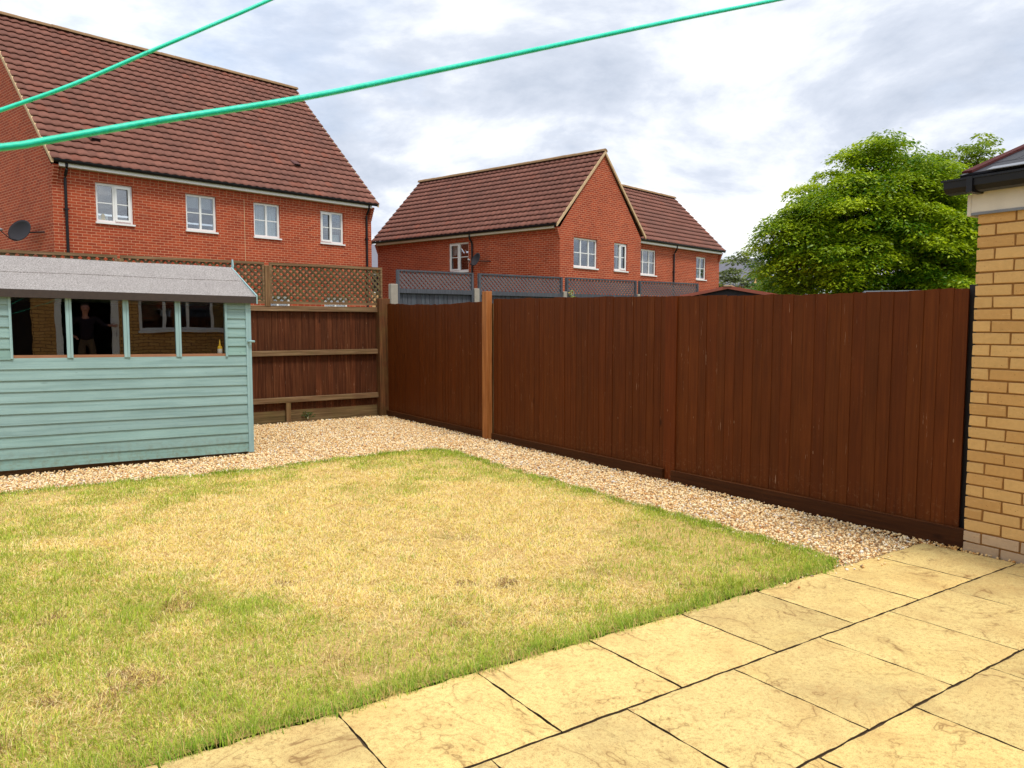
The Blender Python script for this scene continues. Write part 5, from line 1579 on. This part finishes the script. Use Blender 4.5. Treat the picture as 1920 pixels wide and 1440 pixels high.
def maple():
    rnd = random.Random(21)
    cx, cy = 6.25, 13.1
    t = thing('garden_tree', 'broad bright green tree with layered foliage behind the brown fence', 'tree', (cx, cy, -.2))
    lobes = [(6.3, 13.1, 2.25, 1.85, 1.6, 2.15), (5.2, 12.9, 2.1, .92, 1.0, 1.2), (7.35, 12.9, 2.2, .85, 1.0, 1.35), (5.6, 12.6, 2.7, 1.0, 1.0, 1.1), (6.7, 12.5, 2.9, 1.0, .9, 1.25), (6.3, 12.9, 3.55, .75, .7, .95), (7.5, 13.0, 2.4, .8, .9, 1.2), (4.85, 12.9, 2.65, .72, .7, .75)]
    pads = []
    while len(pads) < 1250:
        lx, ly, lz, ax, ay, az_ = rnd.choice(lobes[:1] * 4 + lobes[1:])
        th = rnd.uniform(0, 6.28); cz = rnd.uniform(-.85, 1); sz = math.sqrt(1 - cz * cz); r = rnd.random() ** .30
        x, y, z = lx + ax * sz * math.cos(th) * r, ly + ay * sz * math.sin(th) * r, lz + az_ * cz * r
        if z < .35 or (z < 2.0 and x < 4.95) or (z < 2.35 and x < 4.6): continue
        if math.sin(x * 3.3 + z * 1.7) * math.sin(z * 4.6 - x * 1.3) + .5 * math.sin(y * 5 + x) > 1.05: continue
        dx, dy = x - cx, y - cy; q = math.hypot(dx, dy) + .01
        sh = min(1, max(0, .40 + rnd.gauss(0, .27)))
        pads.append((x, y, z, rnd.uniform(.20, .40), sh, dx / q * min(1, q), dy / q * min(1, q)))
    # outlying sprays that break the outline
    for px, py, pz in ((4.12, 12.9, 2.78), (4.22, 13.0, 2.38), (4.35, 13, 3.05), (4.55, 13, 3.4), (4.85, 13.1, 3.72), (5.25, 13.1, 4.0), (5.75, 13.1, 4.32), (6.1, 13.1, 4.5), (6.4, 13.1, 4.55), (6.6, 13.1, 4.4), (6.95, 13, 4.05), (4.7, 13.1, 3.1), (5.0, 13.1, 3.6)):
        for k in range(2):
            pads.append((px + rnd.gauss(0, .08), py + rnd.gauss(0, .2), pz - .12 + rnd.gauss(0, .06), rnd.uniform(.14, .25), rnd.uniform(.4, .9), (px - cx) / 2.2, 0))
    foliage('crown', t, pads, 230, .066, (lin(66, 110, 12), lin(184, 200, 36)), 5, .34, .42, .12)
    mb = MB()
    mb.tube([(cx, cy, -.3), (cx + .02, cy, .3), (cx - .02, cy + .02, .75)], [.17, .14, .12], 10)
    limbs(mb, (cx - .02, cy + .02, .7), [(cx - 1.7, cy - .3, 2.3), (cx - 1.0, cy - .7, 3.2), (cx - .3, cy - .4, 4.0), (cx + .7, cy - .5, 3.5), (cx + 1.3, cy - .3, 2.6), (cx - .8, cy + .9, 3.2), (cx + .5, cy + .9, 3.6), (cx + .3, cy - 1.0, 2.8), (cx - 1.3, cy - .9, 1.8)], .11, rnd)
    mb.build('trunk', M['bark'], t, smooth=True)
maple()

def airy_tree():
    rnd = random.Random(33)
    Y = 17.0
    def q(px, py):
        y = Y + rnd.gauss(0, .35); z = 1.32 + (610 - py) / 1430 * y
        return ((px - 960) / 1430 * (y * .997 - (z - 1.32) * .077), y, z)
    base = (9.3, Y, -.3)
    t = thing('airy_tree', 'thin open-crowned tree rising behind the broad green tree beside the black gutter', 'tree', base)
    pads = []
    for px, py, k, r in ((1710, 318, 3, .22), (1735, 330, 4, .25), (1770, 300, 5, .26), (1790, 320, 6, .3), (1778, 345, 6, .3), (1815, 300, 5, .26), (1832, 285, 5, .24), (1850, 275, 5, .22), (1858, 295, 4, .2),
                         (1840, 310, 5, .28), (1818, 330, 6, .3), (1800, 360, 7, .35), (1760, 365, 7, .35), (1840, 350, 6, .35), (1725, 360, 5, .3), (1800, 400, 8, .4), (1840, 410, 8, .4), (1850, 450, 8, .4), (1800, 460, 8, .4), (1860, 500, 8, .4), (1700, 345, 3, .25)):
        for j in range(k):
            x, y, z = q(px - 6 + rnd.gauss(0, 8), py - 2 + rnd.gauss(0, 8)); pads.append((x, y, z, r * rnd.uniform(.7, 1.1), rnd.uniform(.2, .8), .2, 0))
    foliage('crown', t, pads, 95, .085, (lin(84, 114, 26), lin(168, 184, 56)), 8, .25)
    mb = MB(); mb.tube([base, (9.25, Y, 1.2), (9.2, Y, 2.2)], [.14, .11, .09], 9)
    limbs(mb, (9.2, Y, 2.0), [q(1822, 295), q(1845, 285), q(1768, 308), q(1730, 340), q(1795, 335)], .07, rnd)
    mb.build('trunk', M['bark'], t, smooth=True)
airy_tree()

def bush(label, cx, cy, w, h, z0, cols, seed, n=150, size=.2, kind='bush'):
    rnd = random.Random(seed)
    t = thing(kind, label, 'bush', (cx, cy, z0), 'bushes beyond the low rusty roof')
    pads = []
    for i in range(n):
        th = rnd.uniform(0, 6.28); cz = rnd.uniform(-.2, 1); sz = math.sqrt(max(0, 1 - cz * cz)); r = rnd.random() ** .3
        dx, dy = math.cos(th) * sz * r, math.sin(th) * sz * r
        bump = 1 + .18 * math.sin(th * 3 + seed) + .1 * math.sin(th * 7)
        pads.append((cx + w / 2 * dx * bump, cy + w / 2 * dy, z0 + h * (.28 + .72 * cz * r * bump), w * .13 * rnd.uniform(.7, 1.3), min(1, max(0, .3 + .35 * cz + rnd.gauss(0, .2))), dx, dy))
    foliage('crown', t, pads, 60, size, cols, seed, .2, .5)
    mb = MB(); mb.tube([(cx, cy, z0), (cx, cy, z0 + h * .5)], [w * .03, w * .02], 8)
    limbs(mb, (cx, cy, z0 + h * .3), [(cx + w * .3 * math.cos(a), cy + w * .3 * math.sin(a), z0 + h * .75) for a in (0, 1.3, 2.5, 3.8, 5)], w * .02, rnd, 0)
    mb.build('trunk', M['bark'], t)
bush('grey green bushy tree behind the low rusty roof, beside the right-hand house', 11.75, 41, 3.2, 6.0, -1.0, (lin(72, 90, 52), lin(140, 150, 104)), 3, 190, .2)
bush('darker green bush between the far buff gable and the broad green tree', 13.7, 40, 2.9, 5.7, -1.0, (lin(60, 92, 44), lin(118, 152, 80)), 6, 190, .2)
bush('green hedge bush low in front of the far slate roof', 12.2, 38, 3.2, 5.1, -1.0, (lin(66, 96, 44), lin(130, 158, 92)), 9, 160, .2)

def weed(label, p, r, h, cols, seed):
    rnd = random.Random(seed)
    t = thing('weed', label, 'weed', p)
    pads = [(p[0] + rnd.gauss(0, r * .5), p[1] + rnd.gauss(0, r * .25), p[2] + rnd.uniform(.2, 1) * h, r * .45, rnd.random(), 0, 0) for _ in range(14)]
    foliage('leaves', t, pads, 12, .03, cols, seed, .2, .5)
    mb = MB()
    for i in range(6): mb.tube([p, (p[0] + rnd.gauss(0, r * .5), p[1] + rnd.gauss(0, r * .2), p[2] + h * rnd.uniform(.6, 1))], [.003, .001], 5)
    mb.build('stem', M['leaf'], t)
pw = FB.p(-1.30, .0, -.12)
weed('small dark green weed at the foot of the back fence', tuple(pw), .09, .12, (lin(34, 60, 20), lin(70, 100, 34)), 4)
pg = FG.p(4.36, .06, 1.86)
weed('yellow green sprig poking up in front of the slate grey fence', tuple(pg), .07, .26, (lin(120, 140, 40), lin(190, 196, 80)), 5)
